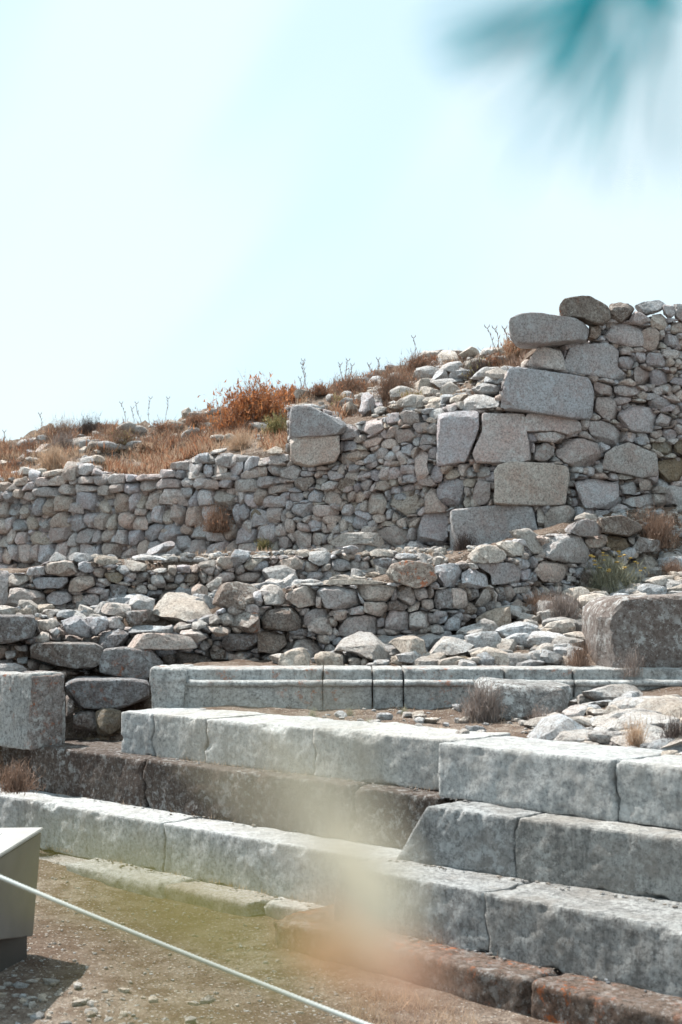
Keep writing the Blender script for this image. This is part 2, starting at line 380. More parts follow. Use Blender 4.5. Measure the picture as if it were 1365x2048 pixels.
py_b0 = [1160, 1158, 1148, 1125, 1120, 1112, 1108, 1108, 1108, 1104, 1095, 1062, 1030, 1016, 1014, 980]
lines['bw0'] = np.array([unp(a, b, d_back(a) + .17) for a, b in zip(px_b, py_b0)])
px_t = [-700, 0, 25, 60, 83, 117, 133, 160, 187, 200, 313, 337, 373, 400, 455, 520, 572, 590, 680, 740, 880, 940, 1000, 1050, 1100, 1160, 1250, 1365, 2200]
py_t = [985, 972, 966, 955, 946, 952, 925, 925, 932, 948, 955, 930, 918, 905, 908, 905, 908, 835, 850, 842, 822, 812, 770, 715, 670, 668, 668, 672, 700]
lines['bw1'] = np.array([unp(a, b + 4, d_back(a) + .30) for a, b in zip(px_t, py_t)])
cr = lines['crest']
lines['beyond'] = np.array([(x * 1.5, 38 + 0 * y, z - 1.6) for x, y, z in cr])
lines['far'] = np.array([(x * 1.0, 160., -25.) for x, y, z in cr]); lines['horizon'] = np.array([(-80, 5000, -60.), (80, 5000, -60.)])
order = ['near', 'fore0', 'fore1', 'terr0', 'mould0', 'mould1', 'fw0', 'fw1', 'mw0', 'mw1', 'bw0', 'bw1', 'crest', 'beyond', 'far', 'horizon']
def profile(X):
    Ys, Zs = [], []
    for k, n in enumerate(order):
        l = lines[n]; l = l[np.argsort(l[:, 0])]
        y = np.interp(X, l[:, 0], l[:, 1]); z = np.interp(X, l[:, 0], l[:, 2])
        if k: y = np.maximum(y, Ys[-1] + .02)
        Ys.append(y); Zs.append(z)
    return np.array(Ys), np.array(Zs)
def rough_amp(Y): return np.where(Y < 10, .017, np.where(Y < 17, .03, np.clip(.03 + (Y - 17) * .02, 0, .14)))
def tn(X, Y):
    P = np.stack([X, Y, 0 * X], -1)
    return rough_amp(Y) * (fbm(P * 1.3, 21, 3) + .5 * fbm(P * 6, 25, 3, .6))
def ground(X, Y):
    X = np.atleast_1d(np.asarray(X, float)); Y = np.atleast_1d(np.asarray(Y, float)); Ys, Zs = profile(X); z = Zs[0].copy()
    for k in range(len(order) - 1):
        m = (Y >= Ys[k]) & (Y < Ys[k + 1]); f = (Y - Ys[k]) / (Ys[k + 1] - Ys[k]); z = np.where(m, Zs[k] + f * (Zs[k + 1] - Zs[k]), z)
    return z + tn(X, Y)
GX = np.arange(-9, 9.01, .04); GY = np.arange(5.0, 36.01, .03)
GZ = ground(*[a.ravel() for a in np.meshgrid(GX, GY, indexing='ij')]).reshape(len(GX), len(GY))
def gfast(X, Y):
    i = np.clip(((X + 9) / .04 + .5).astype(int), 0, len(GX) - 1); j = np.clip(((Y - 5) / .03 + .5).astype(int), 0, len(GY) - 1); return GZ[i, j]
def hit(px, py, y0=5.5, y1=34):                       # where the sight line of a photo pixel meets the ground
    px = np.atleast_1d(np.asarray(px, float)); py = np.atleast_1d(np.asarray(py, float))
    dx, dy, dz = ray(px, py); res = np.full(len(px), np.nan); act = np.arange(len(px))
    for Y in np.arange(y0, y1, .04):
        if not len(act): break
        k = Y / dy[act]; g = gfast(dx[act] * k, np.full(len(act), Y)); m = EYE + dz[act] * k <= g; res[act[m]] = Y; act = act[~m]
    return res
Xc = np.concatenate([-np.geomspace(8, 78, 24)[::-1], np.arange(-7.8, 7.8, .055), np.geomspace(8, 78, 24)])
Ys, Zs = profile(Xc); nsub = [30, 26, 1, 4, 8, 22, 6, 6, 6, 16, 4, 40, 4, 44, 16, 10, 8][1:]
nsub = [110, 44, 3, 26, 4, 14, 5, 16, 5, 46, 4, 60, 22, 12, 8]
rows = []
for k in range(len(order) - 1):
    for j in range(nsub[k]):
        f = j / nsub[k]
        if k == 0: f = 1 - (1 - f) ** 3.2
        rows.append((Ys[k] + f * (Ys[k + 1] - Ys[k]), Zs[k] + f * (Zs[k + 1] - Zs[k])))
rows.append((Ys[-1], Zs[-1]))
TY = np.array([r[0] for r in rows]); TZ = np.array([r[1] for r in rows]); TX = np.broadcast_to(Xc, TY.shape)
TX = TX * np.where(TY > 60, 1 + (TY - 60) * .012, 1)
TZ = TZ + tn(TX, TY)
n0, n1 = TY.shape; g = np.arange(n0 * n1).reshape(n0, n1)
Qf = np.stack([g[:-1, :-1], g[:-1, 1:], g[1:, 1:], g[1:, :-1]], -1).reshape(-1, 4)
prop(mk('ground', np.stack([TX.ravel(), TY.ravel(), TZ.ravel()], 1), Qf, 'dirt', origin=np.zeros(3)), kind='structure')

# ---------------------------------------------------------------- walls
def simplify(q, n):
    q = [tuple(v) for v in q]
    while len(q) > n:
        a = [abs((q[i][0] - q[i - 1][0]) * (q[(i + 1) % len(q)][1] - q[i - 1][1]) - (q[(i + 1) % len(q)][0] - q[i - 1][0]) * (q[i][1] - q[i - 1][1])) for i in range(len(q))]
        q.pop(int(np.argmin(a)))
    return np.array(q)
class Wall:
    def __init__(s, name, pts, label, cat='wall'):
        s.d = wall_d(pts); s.name = name
        s.px = np.arange(-500, 1900, 10.); y = s.d(s.px); P = unp(s.px, HY, y); s.xy = P[:, :2]
        s.s = np.concatenate([[0], np.cumsum(np.linalg.norm(np.diff(s.xy, axis=0), axis=1))])
        c = unp(682, 1180, s.d(682.)); s.root = root(name, (c[0], c[1], ground(c[0], c[1])[0]), label, cat); s.n = 0
        s.cand = []
    def frame(s, px):
        i = np.clip(np.searchsorted(s.px, px), 6, len(s.px) - 7); t = s.xy[i + 5] - s.xy[i - 5]; t = t / np.linalg.norm(t)
        return np.array([t[0], t[1], 0]), np.array([-t[1], t[0], 0])
    def sz(s, px, py):                               # wall coordinates
        px = np.asarray(px, float); P = unp(px, py, s.d(px)); return np.interp(px, s.px, s.s), P[..., 2]
    def stone(s, pts, mat, dd=0., thick=None, lvl=3, p=4.2, rough=.05, cuts=4, seed=0, shrink=1.0, push=None, cutlo=.74, traced=False):
        pts = np.asarray(pts, float); r_ = np.random.RandomState(seed + 5)
        cpx = pts[:, 0].mean(); t, nb = s.frame(cpx)
        if traced: nb = np.array([(cpx - CX) / F, 1., 0]); nb /= np.linalg.norm(nb)
        P = unp(pts[:, 0], pts[:, 1], s.d(pts[:, 0]) - dd); O = P.mean(0)
        q = np.stack([(P - O) @ t, P[:, 2] - O[2]], 1); c = centroid(q); q = (q - c) * shrink
        wh = np.ptp(q, axis=0)
        if thick is None: thick = float(np.clip(1.05 * wh.min(), .12, .55))
        V, Fc = stone(q, thick, lvl, p, rough, cuts, seed, cutlo)
        if area(q) > .12: V[:, 1] = V[:, 1]
        if push is None: push = r_.uniform(-.02, .02)
        O2 = O + t * c[0] + np.array([0, 0, c[1]])
        W = O2 + t * V[:, :1] + nb * (V[:, 1:2] + thick * .5 - .04 + push) + np.array([0, 0, 1.]) * V[:, 2:3]
        if mat == 'pale': W[:, 1] += (W[:, 2] - W[:, 2].min()) * .55
        return W, Fc, tintof(r_), mat, area(q)
    def flush(s, limit=98, nm='stone_block'):
        s.cand.sort(key=lambda a: -a[4]); rest = []
        for k, (V, Fc, tn_, mat, A) in enumerate(s.cand):
            if k < limit: mk(nm, V, Fc, mat, s.root, tint=tn_)
            else: rest.append((V, Fc, tn_, mat))
        for mat in sorted(set(r[3] for r in rest)):
            rr = [r for r in rest if r[3] == mat]
            V, Fc = merge([(r[0], r[1]) for r in rr]); T = np.concatenate([np.tile(r[2], (len(r[0]), 1)) for r in rr])
            prop(mk('small_stones', V, Fc, mat, s.root, tint=T), kind='stuff')
    def core(s, top, bot, back=.16, deep=.35):
        px = np.arange(top[0][0], top[-1][0] + 1, 8.); ty = np.interp(px, [a for a, b in top], [b for a, b in top]); by = np.interp(px, [a for a, b in bot], [b for a, b in bot])
        Vs = []
        for k in range(9):
            f = k / 8; y = by + (ty - by) * f; Vs.append(unp(px, y, s.d(px) + back))
        Vs.append(unp(px, ty, s.d(px) + back) + np.array([0, deep, 0])); Vs.append(unp(px, by, s.d(px) + back) + np.array([0, deep, 0]))
        V = np.array(Vs); V[:9] += (fbm(V[:9] * 6, 5, 2) * .03)[..., None] * np.array([0, 1, 0]); a, b = V.shape[:2]; g = np.arange(a * b).reshape(a, b)
        Q = np.stack([g[:-1, :-1], g[:-1, 1:], g[1:, 1:], g[1:, :-1]], -1).reshape(-1, 4)
        mk('earth_core', V.reshape(-1, 3), Q, 'core', s.root)
    def fill(s, region, taken, cw, ch, mats, seed, lvl=2, push=0., shrink=1.0, minA=.0009, jit=.22, res=2., yaw=1.25):
        """fit rubble to whatever the traced stones leave free"""
        r_ = np.random.RandomState(seed); reg = np.array(region, float)
        gx, gy = np.meshgrid(np.arange(reg[:, 0].min(), reg[:, 0].max(), res), np.arange(reg[:, 1].min(), reg[:, 1].max(), res)); gx = gx.ravel(); gy = gy.ravel()
        m = inpoly(gx, gy, reg); gx, gy = gx[m], gy[m]; m = np.zeros(len(gx), bool)
        for tp in taken:
            tp = np.asarray(tp, float); lo = tp.min(0) - 2; hi = tp.max(0) + 2
            i = np.where((gx > lo[0]) & (gx < hi[0]) & (gy > lo[1]) & (gy < hi[1]))[0]
            if len(i): c = tp.mean(0); m[i] |= inpoly(gx[i], gy[i], c + (tp - c) * 1.03)
        gx, gy = gx[~m], gy[~m]; S, Z = s.sz(gx, gy)
        sd_ = []; z = Z.min() - ch; row = 0
        while z < Z.max() + ch:
            h = ch * r_.uniform(.6, 1.5); x = S.min() - cw * r_.rand()
            while x < S.max() + cw:
                wd = cw * (.5 + 1.5 * r_.rand() ** 1.4); sd_.append((x + wd / 2, z + h / 2 + r_.uniform(-jit, jit) * h, wd, h)); x += wd
            z += h; row += 1
        sd_ = np.array(sd_); G = np.stack([S + .02 * vnoise(np.stack([S, Z, 0 * Z], 1) * 9, 3), Z + .05 * vnoise(np.stack([S, 0 * Z, 0 * Z], 1) * 1.6, 4)], 1)
        def assign(sd_):
            lab = np.zeros(len(G), int)
            for i in range(0, len(G), 4000):
                lab[i:i + 4000] = ((np.abs(G[i:i + 4000, None] - sd_[None, :, :2]) / sd_[None, :, 2:]) ** 3.2).sum(-1).argmin(1)
            return lab
        if len(G) == 0: return
        # keep only nearby seeds, one relaxation
        lab = assign(sd_)
        for u in np.unique(lab):
            i = lab == u
            if i.sum() < 6: continue
            q = hull(np.stack([gx[i], gy[i]], 1))
            if len(q) < 3: continue
            q = simplify(q, r_.randint(5, 8)); c = q.mean(0); q = c + (q - c) * (1.04 + 1.0 / (1 + np.abs(q - c).max()))
            W = s.stone(q, mats[r_.randint(len(mats))], 0, None, lvl, 10.0, .045, 9, r_.randint(1 << 30), shrink, push + r_.uniform(-.025, .02))
            if W[4] > minA: s.cand.append(W)
VW = {'V1': (0, 1080, 3), 'V2': (0, 1280, 3), 'V3': (455, 1060, 3), 'V4': (910, 980, 3), 'V5': (910, 1240, 3), 'V6': (455, 1240, 3), 'V7': (910, 580, 3), 'V8': (910, 820, 3),
      'W1': (455, 780, 3), 'W2': (0, 900, 3), 'W5': (0, 780, 3), 'W6': (400, 660, 2.73), 'W7': (800, 620, 4.55)}
def poly(view, txt):
    x0, y0, k = VW[view]; a = np.array([float(v) for v in txt.replace(',', ' ').split()]).reshape(-1, 2); return a / k + np.array([x0, y0])
T_TALL = {'V7': """335,175 400,148 490,135 600,155 800,185 815,210 800,300 700,315 500,320 380,318 345,270 330,200|grey|.22|.45
630,90 660,50 790,28 900,75 940,120 930,165 885,205 820,190 770,165 640,155 625,120|orange|.12|.4
940,75 1000,60 1085,90 1060,150 1010,190 930,185 945,120|brown|.1
1085,75 1240,40 1280,70 1245,110 1150,138 1095,115|pale|.05
1080,120 1150,135 1180,180 1130,210 1025,190|pink|.08
1250,90 1320,95 1325,140 1290,175 1245,130|pink
1310,75 1400,70 1400,210 1320,170|grey
1180,150 1240,130 1280,175 1275,245 1200,225 1165,200|grey
1290,180 1400,200 1400,275 1290,250|grey
810,215 860,210 885,240 870,285 840,300 805,300|brown
890,200 1100,200 1120,230 1125,345 1060,345 890,295 880,250|pink
1120,220 1200,215 1235,250 1230,360 1160,365 1125,340|pink
1255,255 1345,275 1345,355 1260,340|pink
415,450 440,380 520,325 640,320 660,370 650,480 560,475|grey|.05
655,460 700,320 940,310 990,345 980,470 1045,500 1030,545 850,520 680,490|grey
990,340 1060,355 1065,385 990,385|pink
985,400 1060,390 1085,420 1060,475 985,470|pink
1085,370 1145,375 1145,430 1110,440 1085,410|pink
1150,370 1230,375 1285,430 1265,465 1160,460 1140,430|pink
1230,345 1350,365 1345,415 1280,410 1235,375|grey
1065,500 1090,440 1130,470 1170,490 1165,570 1080,570|pink
1170,490 1220,470 1290,500 1285,550 1230,575 1175,570|pink
265,690 300,500 345,460 420,460 810,530 835,600 825,770 700,765 430,720 280,715|grey|.12|.55
45,670 100,620 200,610 265,650 265,695 60,730|pale|.05
835,550 950,560 950,625 840,625|pink
955,565 1110,580 1120,620 1060,645 960,630|pink
1160,575 1250,580 1250,630 1180,630|grey
1255,570 1310,570 1310,650 1260,625|pink
1285,520 1400,530 1400,590 1290,560|pink
840,640 960,630 985,740 960,770 840,770|pink
975,790 1000,690 1080,665 1160,680 1212,750 1195,850 1090,848 1010,825|pink|.03
1150,670 1230,640 1310,660 1310,700 1240,720 1180,705|grey
1300,690 1350,690 1365,740 1310,755|pink
1215,740 1260,730 1315,765 1300,820 1210,810|grey
1310,600 1400,590 1400,680 1320,660|pink""",
'V8': """-100,20 155,20 150,110 100,260 80,322 -100,338|pink|.06|.5
165,5 420,10 430,120 460,290 380,300 130,312 105,260 160,110|pink|.06|.5
430,15 720,50 765,80 765,130 700,152 600,130 435,135|pink|.02
790,70 880,60 990,90 1025,140 990,210 930,215 830,180 800,150|pink
450,140 600,135 645,160 620,200 480,180|grey
465,290 475,200 560,195 600,230 600,290 560,315 480,310|grey
600,220 680,160 760,165 865,205 880,290 860,335 720,345 650,310 605,270|pink|.05
875,350 900,260 960,210 1040,190 1210,260 1215,390 1120,400 1000,385|grey|.04
1080,140 1110,135 1180,180 1150,220 1080,195|grey
1025,130 1070,130 1070,185 1025,180|pink
1160,140 1240,105 1245,150 1200,175|pink
1245,115 1330,110 1340,170 1300,185 1245,165|pink
1170,200 1300,190 1310,260 1220,280|tan
1310,190 1400,160 1400,290 1310,250|tan
1215,290 1400,280 1400,420 1240,430 1215,340|tan
215,370 230,310 420,305 690,340 712,400 690,570 530,570 230,560 220,480|grey|.1|.5
30,350 120,320 130,405 60,405|pale
135,320 215,318 215,400 135,400|pale
115,430 150,405 210,415 215,560 115,575|pink
-110,430 -40,410 55,420 60,500 50,585 -10,585 -100,560|pink
700,450 740,400 990,425 990,560 930,595 780,590 705,560|pink|.05
995,420 1090,410 1110,480 1060,520 990,510|grey
1110,410 1190,410 1190,480 1110,485|grey
1000,530 1190,490 1195,560 1120,590 1000,570|grey
-35,600 330,563 475,580 500,690 505,745 480,850 -30,870|grey|.08|.5
490,590 540,580 540,700 500,700|grey
545,640 580,575 735,570 740,620 650,730 545,730|grey|.1
900,380 1010,395 1000,420 920,410|pink
830,600 930,600 940,650 850,650|grey
945,585 1060,590 1060,640 945,640|grey""",
'W1': """390,120 400,85 500,85 740,180 720,240 600,262 395,280|grey|.16|.6
375,300 400,285 665,265 675,380 640,440 500,462 390,445|grey|.12|.6
675,240 720,205 790,220 805,290 760,300 680,290|pink
800,200 935,155 940,240 850,280 800,260|pink
950,150 1030,130 1035,190 960,215|pink
1035,130 1080,110 1180,150 1180,185 1060,215|grey
1185,125 1310,100 1315,145 1220,190|pale
1310,90 1370,80 1400,110 1340,150|grey
1000,240 1120,220 1140,280 1130,310 1000,320|pink
1130,205 1200,190 1225,220 1200,255 1150,255|pink
1230,200 1285,205 1285,240 1230,240|pink
1180,270 1260,260 1270,310 1220,335 1180,315|pale
690,305 780,305 785,350 700,370|pink
800,310 900,270 945,270 930,320 860,350 800,340|pink
705,390 820,350 870,370 850,410 760,430 705,415|grey
880,370 950,335 975,360 940,410 890,415|grey
980,350 1040,325 1040,375 990,385|pink
1045,340 1110,320 1140,345 1120,395 1050,390|grey
935,420 980,395 1010,420 1000,450 940,455|pink
1020,410 1080,400 1095,435 1040,455|pink
655,460 700,435 705,500 665,515|grey
725,455 790,440 815,465 790,490 730,490|grey
820,445 900,425 920,445 850,480|pink
1060,460 1110,440 1130,460 1130,505 1060,495|pink
1125,380 1160,330 1200,380 1195,440 1215,560 1150,560 1125,470|pink|.03
1200,340 1265,335 1265,415 1200,410|pink
1215,470 1260,445 1300,480 1290,550 1215,560|pink
1300,470 1400,460 1400,530 1310,535|pale
910,500 1010,450 1050,480 1050,520 960,535 905,530|pink
770,510 850,490 870,520 780,535|pink
525,510 570,500 610,530 590,575 540,570|pale
405,560 430,525 520,520 535,560 480,610 415,600|brown
655,540 770,520 790,560 700,615 660,580|brown
795,545 875,535 875,580 830,615 795,595|grey
880,550 945,545 950,580 880,580|pink
950,540 1025,535 1020,570 955,565|pale
1050,510 1130,505 1145,555 1060,555|grey
315,460 440,455 455,490 430,540 320,530|grey
480,620 540,585 575,610 570,670 480,665|grey
575,620 650,580 710,640 690,690 640,705 580,660|grey
715,630 760,600 780,620 760,670 720,665|grey
770,630 800,600 850,630 820,675 770,670|grey
835,670 870,600 950,595 965,690 930,765 860,745|grey|.03
970,600 1000,575 1080,560 1180,580 1180,720 1040,765 970,700|pale|.03
1190,720 1200,580 1250,570 1300,660 1350,700 1340,725 1190,730|pink
370,690 510,675 520,740 440,775 380,745|grey
520,690 650,690 680,740 560,765 520,740|pink
685,690 740,680 770,720 740,755 690,750|grey
890,850 930,785 1110,850 1100,900 1000,945 890,890|grey
1115,880 1160,740 1325,735 1325,930 1200,935 1130,910|pink
1045,770 1140,755 1140,800 1060,815|brown
480,790 560,770 570,820 490,840|grey
600,770 650,755 660,850 605,850|grey
665,780 720,765 745,830 680,850|grey
745,770 800,730 845,760 835,830 760,835|grey
840,790 900,770 905,820 850,840|grey
565,790 595,780 600,845 565,845|grey
395,860 440,830 510,860 500,940 420,950 395,900|grey
500,910 530,845 600,850 570,930 510,935|grey
345,780 380,755 425,800 400,860 350,850|grey
1130,950 1400,960 1400,1040 1150,1010|grey"""}
T_LONG = {'W2': """350,180 400,60 480,65 465,150 440,185|grey|.08
470,80 560,80 570,130 530,155 470,155|grey
1125,85 1220,80 1215,160 1130,165|grey
1222,85 1280,85 1280,165 1222,160|grey
1285,70 1365,70 1365,165 1285,165|grey
990,280 1040,235 1085,290 1070,325 1000,300|pink
1215,210 1240,175 1320,175 1310,235 1240,240|pink
395,350 430,315 500,310 500,385 410,375|grey
780,430 810,395 890,395 885,480 800,480|pink
640,530 700,500 740,500 735,555 640,550|grey
1060,500 1150,505 1170,590 1065,600|grey
35,510 60,465 100,470 95,570 40,570|grey
5,620 30,575 75,640 70,685 10,670|pink
160,600 200,575 250,600 255,655 170,655|grey
175,120 200,110 250,130 235,180 175,180|grey
80,175 165,152 170,205 80,220|grey
0,200 60,190 75,210 20,255 -5,250|grey
1085,230 1155,220 1150,285 1090,285|grey
960,475 1050,465 1055,545 1000,540 960,535|grey
1170,30 1255,5 1255,75 1165,75|grey
1260,0 1365,-15 1365,5 1270,25|pale
625,145 740,140 760,200 640,205|grey""",
'W1': """5,435 50,410 95,415 90,510 20,510|pink
100,420 150,398 200,405 190,450 100,505|grey
200,405 370,375 375,425 210,445|grey|.03
180,460 240,450 240,520 180,520|grey
225,560 250,535 300,570 400,550 405,605 240,625|grey
185,640 230,625 360,640 350,700 200,705|grey
140,720 160,700 205,715 205,785 145,785|tan
60,700 100,680 135,700 130,780 60,780|pink
180,820 230,795 275,820 270,880 190,880|pink
285,820 320,800 355,840 340,880 290,870|grey
310,880 350,870 400,910 390,950 310,945|pink
90,800 110,770 150,790 145,855 90,855|grey
365,630 400,610 470,625 460,670 370,665|pink
230,360 290,330 330,345 320,380 240,385|pale|.1"""}
T_MID = {'V1': """295,105 330,65 395,95 400,120 300,125|pale|.0
405,95 460,70 545,85 565,125 470,135 410,115|pale
565,110 600,90 700,100 715,135 620,155 570,145|pale|.03
265,150 330,120 440,125 475,175 460,210 370,220 270,205|grey|.08
155,200 170,165 265,155 265,210 160,212|grey|.03
460,145 520,120 565,140 560,190 480,195|grey|.04
735,120 820,120 890,145 880,185 800,190 740,150|pale|.03
670,165 740,150 790,170 785,205 740,210|pale|.04
195,240 225,222 400,225 415,250 400,295 220,295|grey|.08
410,240 520,200 570,225 570,280 480,310 405,300|grey|.07
625,200 730,195 740,240 700,262 630,240|tan|.03
735,215 805,210 810,250 740,262|pink
812,195 890,195 895,250 820,262|brown
895,215 960,198 1005,260 980,285 920,290|grey
50,300 100,280 280,310 270,370 200,395 60,395|grey|.08
275,350 300,308 390,305 430,330 430,375 370,395 290,380|grey|.05
430,340 460,315 510,350 505,395 440,395|grey
495,325 560,310 595,340 590,400 510,395|grey
595,300 650,295 655,370 600,375|pink
660,270 770,265 775,310 740,345 670,340|brown
810,265 880,265 885,320 815,325|grey
880,300 970,300 985,345 890,345|brown
115,410 200,395 285,420 280,445 120,440|grey
455,410 530,405 540,445 460,448|grey
400,405 450,405 450,445 400,440|brown
575,250 640,240 645,280 600,295 575,280|pink
-30,185 50,190 50,390 -30,390|grey|.15
55,205 200,215 150,275 50,280|pale|.0
-30,410 95,415 95,450 -30,450|grey|.15
1010,155 1060,150 1055,215 1010,210|grey
1060,150 1145,150 1145,200 1060,195|pink
1190,135 1290,115 1295,155 1190,170|pale|.04
1115,215 1165,205 1170,270 1125,275|pale
1190,180 1240,180 1240,260 1200,265|brown
1285,175 1320,170 1320,215 1285,215|brown
1325,190 1365,190 1365,230 1325,230|grey
1300,105 1400,100 1400,180 1300,170|grey|.03
905,180 990,165 1000,195 930,200|pale
790,95 840,85 890,90 960,95 1010,100 1000,120 880,122 800,118|pale|-.2""",
'V3': """10,200 60,115 130,130 130,170 60,235|grey|.03
90,220 150,170 250,150 240,190 140,240|pale|.05
300,185 400,160 460,185 460,230 380,235 300,200|grey|.05
395,130 480,115 520,150 440,170|pale
475,165 500,130 620,120 620,195 560,215 480,195|pale|.03
210,260 240,215 330,205 425,260 420,300 330,320 220,300|pale|.25
690,100 740,85 790,105 780,140 710,145|grey
625,130 680,115 690,145 630,150|grey
670,200 700,180 780,210 770,245 690,230|pale
670,160 720,125 755,170 740,190|pale
760,150 800,145 800,190 765,190|grey
800,130 850,130 850,160 800,160|pale
850,130 900,110 1000,130 990,165 860,155|pale
790,200 830,175 845,200 820,220|pale
845,190 900,160 960,180 970,220 880,225|pale
785,235 900,225 960,250 930,270 820,265|grey
685,245 750,250 860,285 800,290 690,280|grey
1000,150 1070,135 1145,145 1130,175 1020,170|pale
1140,160 1210,145 1265,180 1250,205 1160,190|pale"""}
T_FRONT = {'V3': """195,360 250,325 350,340 340,420 310,455 220,455|pale
345,370 420,330 530,345 525,470 430,470 345,430|grey
540,380 570,335 740,340 805,390 805,450 700,475 580,480 545,440|grey|.03
530,400 565,400 568,470 530,470|pink
760,340 900,320 1000,340 1010,410 900,430 810,425 800,380|grey
1010,350 1100,320 1150,410 1140,445 1090,455 1010,410|grey
390,320 600,315 570,335 395,330|pale
570,300 760,290 985,310 960,325 580,330|pale
955,260 980,205 1090,185 1230,205 1260,290 1200,345 1130,355 970,300|orange|.08|.45
1245,215 1330,195 1400,210 1400,345 1290,345 1255,300|grey
1145,365 1220,355 1225,405 1150,415|grey
1160,420 1240,415 1245,475 1170,478|grey
1230,365 1300,352 1400,355 1400,480 1250,475|brown
185,490 250,462 400,465 455,540 440,600 370,612 200,590|brown|.04
450,500 540,475 615,485 600,530 500,590 455,560|grey
475,560 560,515 600,530 635,610 560,628 490,600|grey|.04
635,490 715,485 715,540 640,545|pink
820,440 960,435 965,490 920,525 815,490|grey
655,580 700,520 800,500 895,520 895,620 780,655 650,625|grey|.02
930,590 950,520 1000,435 1090,500 1080,600 1000,615|pink
1090,490 1200,478 1225,520 1215,600 1090,605|grey
900,530 945,530 940,580 900,585|grey
1240,485 1315,490 1320,520 1250,530|pink
1300,550 1365,500 1400,510 1400,600 1310,600|grey
1220,580 1280,575 1295,620 1220,615|grey
-30,630 170,620 190,680 170,720 0,730 -35,690|brown|.05
185,610 250,600 370,640 375,700 280,740 190,735|brown|.03
370,620 465,615 470,655 380,658|grey
375,680 440,655 520,645 575,720 560,765 370,745|grey
525,640 640,630 665,655 560,680|grey
0,735 75,740 75,785 0,785|grey
75,735 150,735 155,770 85,770|brown
110,775 170,760 225,800 200,825 110,825|grey
0,790 60,790 60,830 0,830|brown
900,590 960,600 960,630 900,630|grey
1080,625 1150,625 1150,660 1080,655|grey
1165,630 1240,630 1240,655 1170,655|grey""",
'V1': """-40,455 210,460 225,545 200,590 80,625 -40,640|brown|.35|.6
225,485 340,475 350,525 240,550|grey|.12
355,490 460,460 520,470 560,560 535,595 370,550|grey|.15
520,475 640,470 660,530 600,560 560,590 530,520|grey|.12
210,590 250,550 295,560 295,610 215,615|grey|.25
300,550 340,525 360,560 330,595|grey|.2
630,460 700,460 755,520 740,545 660,530|grey|.05
760,430 880,425 890,470 830,515 765,490|brown|.05
1180,650 1230,600 1270,620 1240,680|grey
1270,640 1310,605 1325,650 1280,670|grey""",
'V2': """170,50 210,25 560,25 620,60 615,130 540,185 420,180 340,165 180,120|brown|.42|.5
600,120 630,55 750,50 920,60 990,150 950,200 880,245 700,225 600,195|orange|.42|.5
1050,80 1150,68 1280,110 1290,165 1060,165|brown
960,80 1050,85 1065,160 990,165|brown
1250,70 1400,65 1400,125 1290,125|grey
1300,135 1400,130 1400,165 1300,165|brown
75,40 160,30 165,70 100,65|grey|.2
30,70 90,60 100,110 40,120|grey|.2
95,110 160,105 165,145 100,140|pale|.25
-20,150 120,140 185,170 175,210 -20,220|grey|.5
190,205 260,185 385,190 390,230 200,215|orange|.5
395,270 470,240 800,245 900,260 900,360 700,420 480,420 400,350|orange|.75|.5
575,440 620,420 730,440 725,560 640,590 580,560|tan|.9
440,430 590,425 580,550 440,550|brown|.8
395,330 440,370 445,430 400,460|brown|.8""",
'V4': """655,225 690,195 780,170 890,215 860,275 750,270 660,240|grey|.12
700,180 780,128 855,150 845,175 760,172|pale|-.05
860,165 1000,150 1130,205 1125,240 1040,278 900,250|brown|.1|.5
770,290 890,285 910,320 890,355 790,345|grey
300,270 330,240 450,232 500,270 540,330 530,400 440,390 400,300|pale
530,290 560,262 740,262 780,320 830,435 780,445 540,415 550,340|grey|.05
235,335 290,308 420,315 425,400 330,412|pale
75,400 140,325 250,330 310,380 300,420 180,445 80,425|pale|.1
75,430 200,445 340,440 380,500 360,565 210,572 200,510|grey
45,480 120,470 205,520 205,560 160,590 50,580|grey|.05
375,430 440,425 440,470 380,470|pink
385,480 465,475 460,540 380,560|pink
470,530 500,420 650,425 685,470 670,530 620,560 500,555|pink
685,455 735,475 730,505 690,500|grey
670,515 730,515 730,555 670,550|grey
910,300 930,265 1050,300 1060,340 1000,375 915,350|tan
1045,285 1090,290 1080,330 1050,320|pale
850,370 940,365 950,430 870,450|tan
1060,270 1140,290 1240,310 1230,370 1120,370 1060,330|brown
740,500 780,475 860,540 860,590 740,590|brown
1040,375 1110,370 1100,410 1040,410|grey
-20,590 70,590 85,640 70,710 -20,710|pink
125,650 200,580 250,630 180,700 130,710|grey
245,590 300,585 300,620 250,620|grey
300,590 460,570 440,620 310,620|grey"""}
def trace(wall, T, seed, p=4.2, big=4, default=0.):
    allp = []; k = 0
    for v, txt in T.items():
        for ln in txt.strip().split('\n'):
            f = ln.split('|'); q = poly(v, f[0]); allp.append(q)
            dd = float(f[2]) if len(f) > 2 and f[2] else default; th = float(f[3]) if len(f) > 3 else None
            w_ = np.ptp(q, axis=0); lvl = 4 if w_.max() > 36 else 3; blk = w_.max() > 100 or (th and w_.max() > 80); lvl = 5 if blk else lvl
            W = wall.stone(q, f[1], dd, th, lvl, 22. if blk else p + 5, .018 if blk else .045, 4 if blk else 9, seed + k, 1.02, 0 if dd else None, .90 if blk else .72, traced=True)
            wall.cand.append(W[:4] + (W[4] * 3,)); k += 1
    return allp
tall = Wall('ashlar_wall', BACK, 'high ruined wall of huge squared grey blocks and rubble, stepping up to the right against the sky')
lng = Wall('rubble_wall', BACK, 'long low wall of small coursed fieldstones running left below the dry grassy slope')
tp = trace(tall, T_TALL, 100); lp = trace(lng, T_LONG, 300)
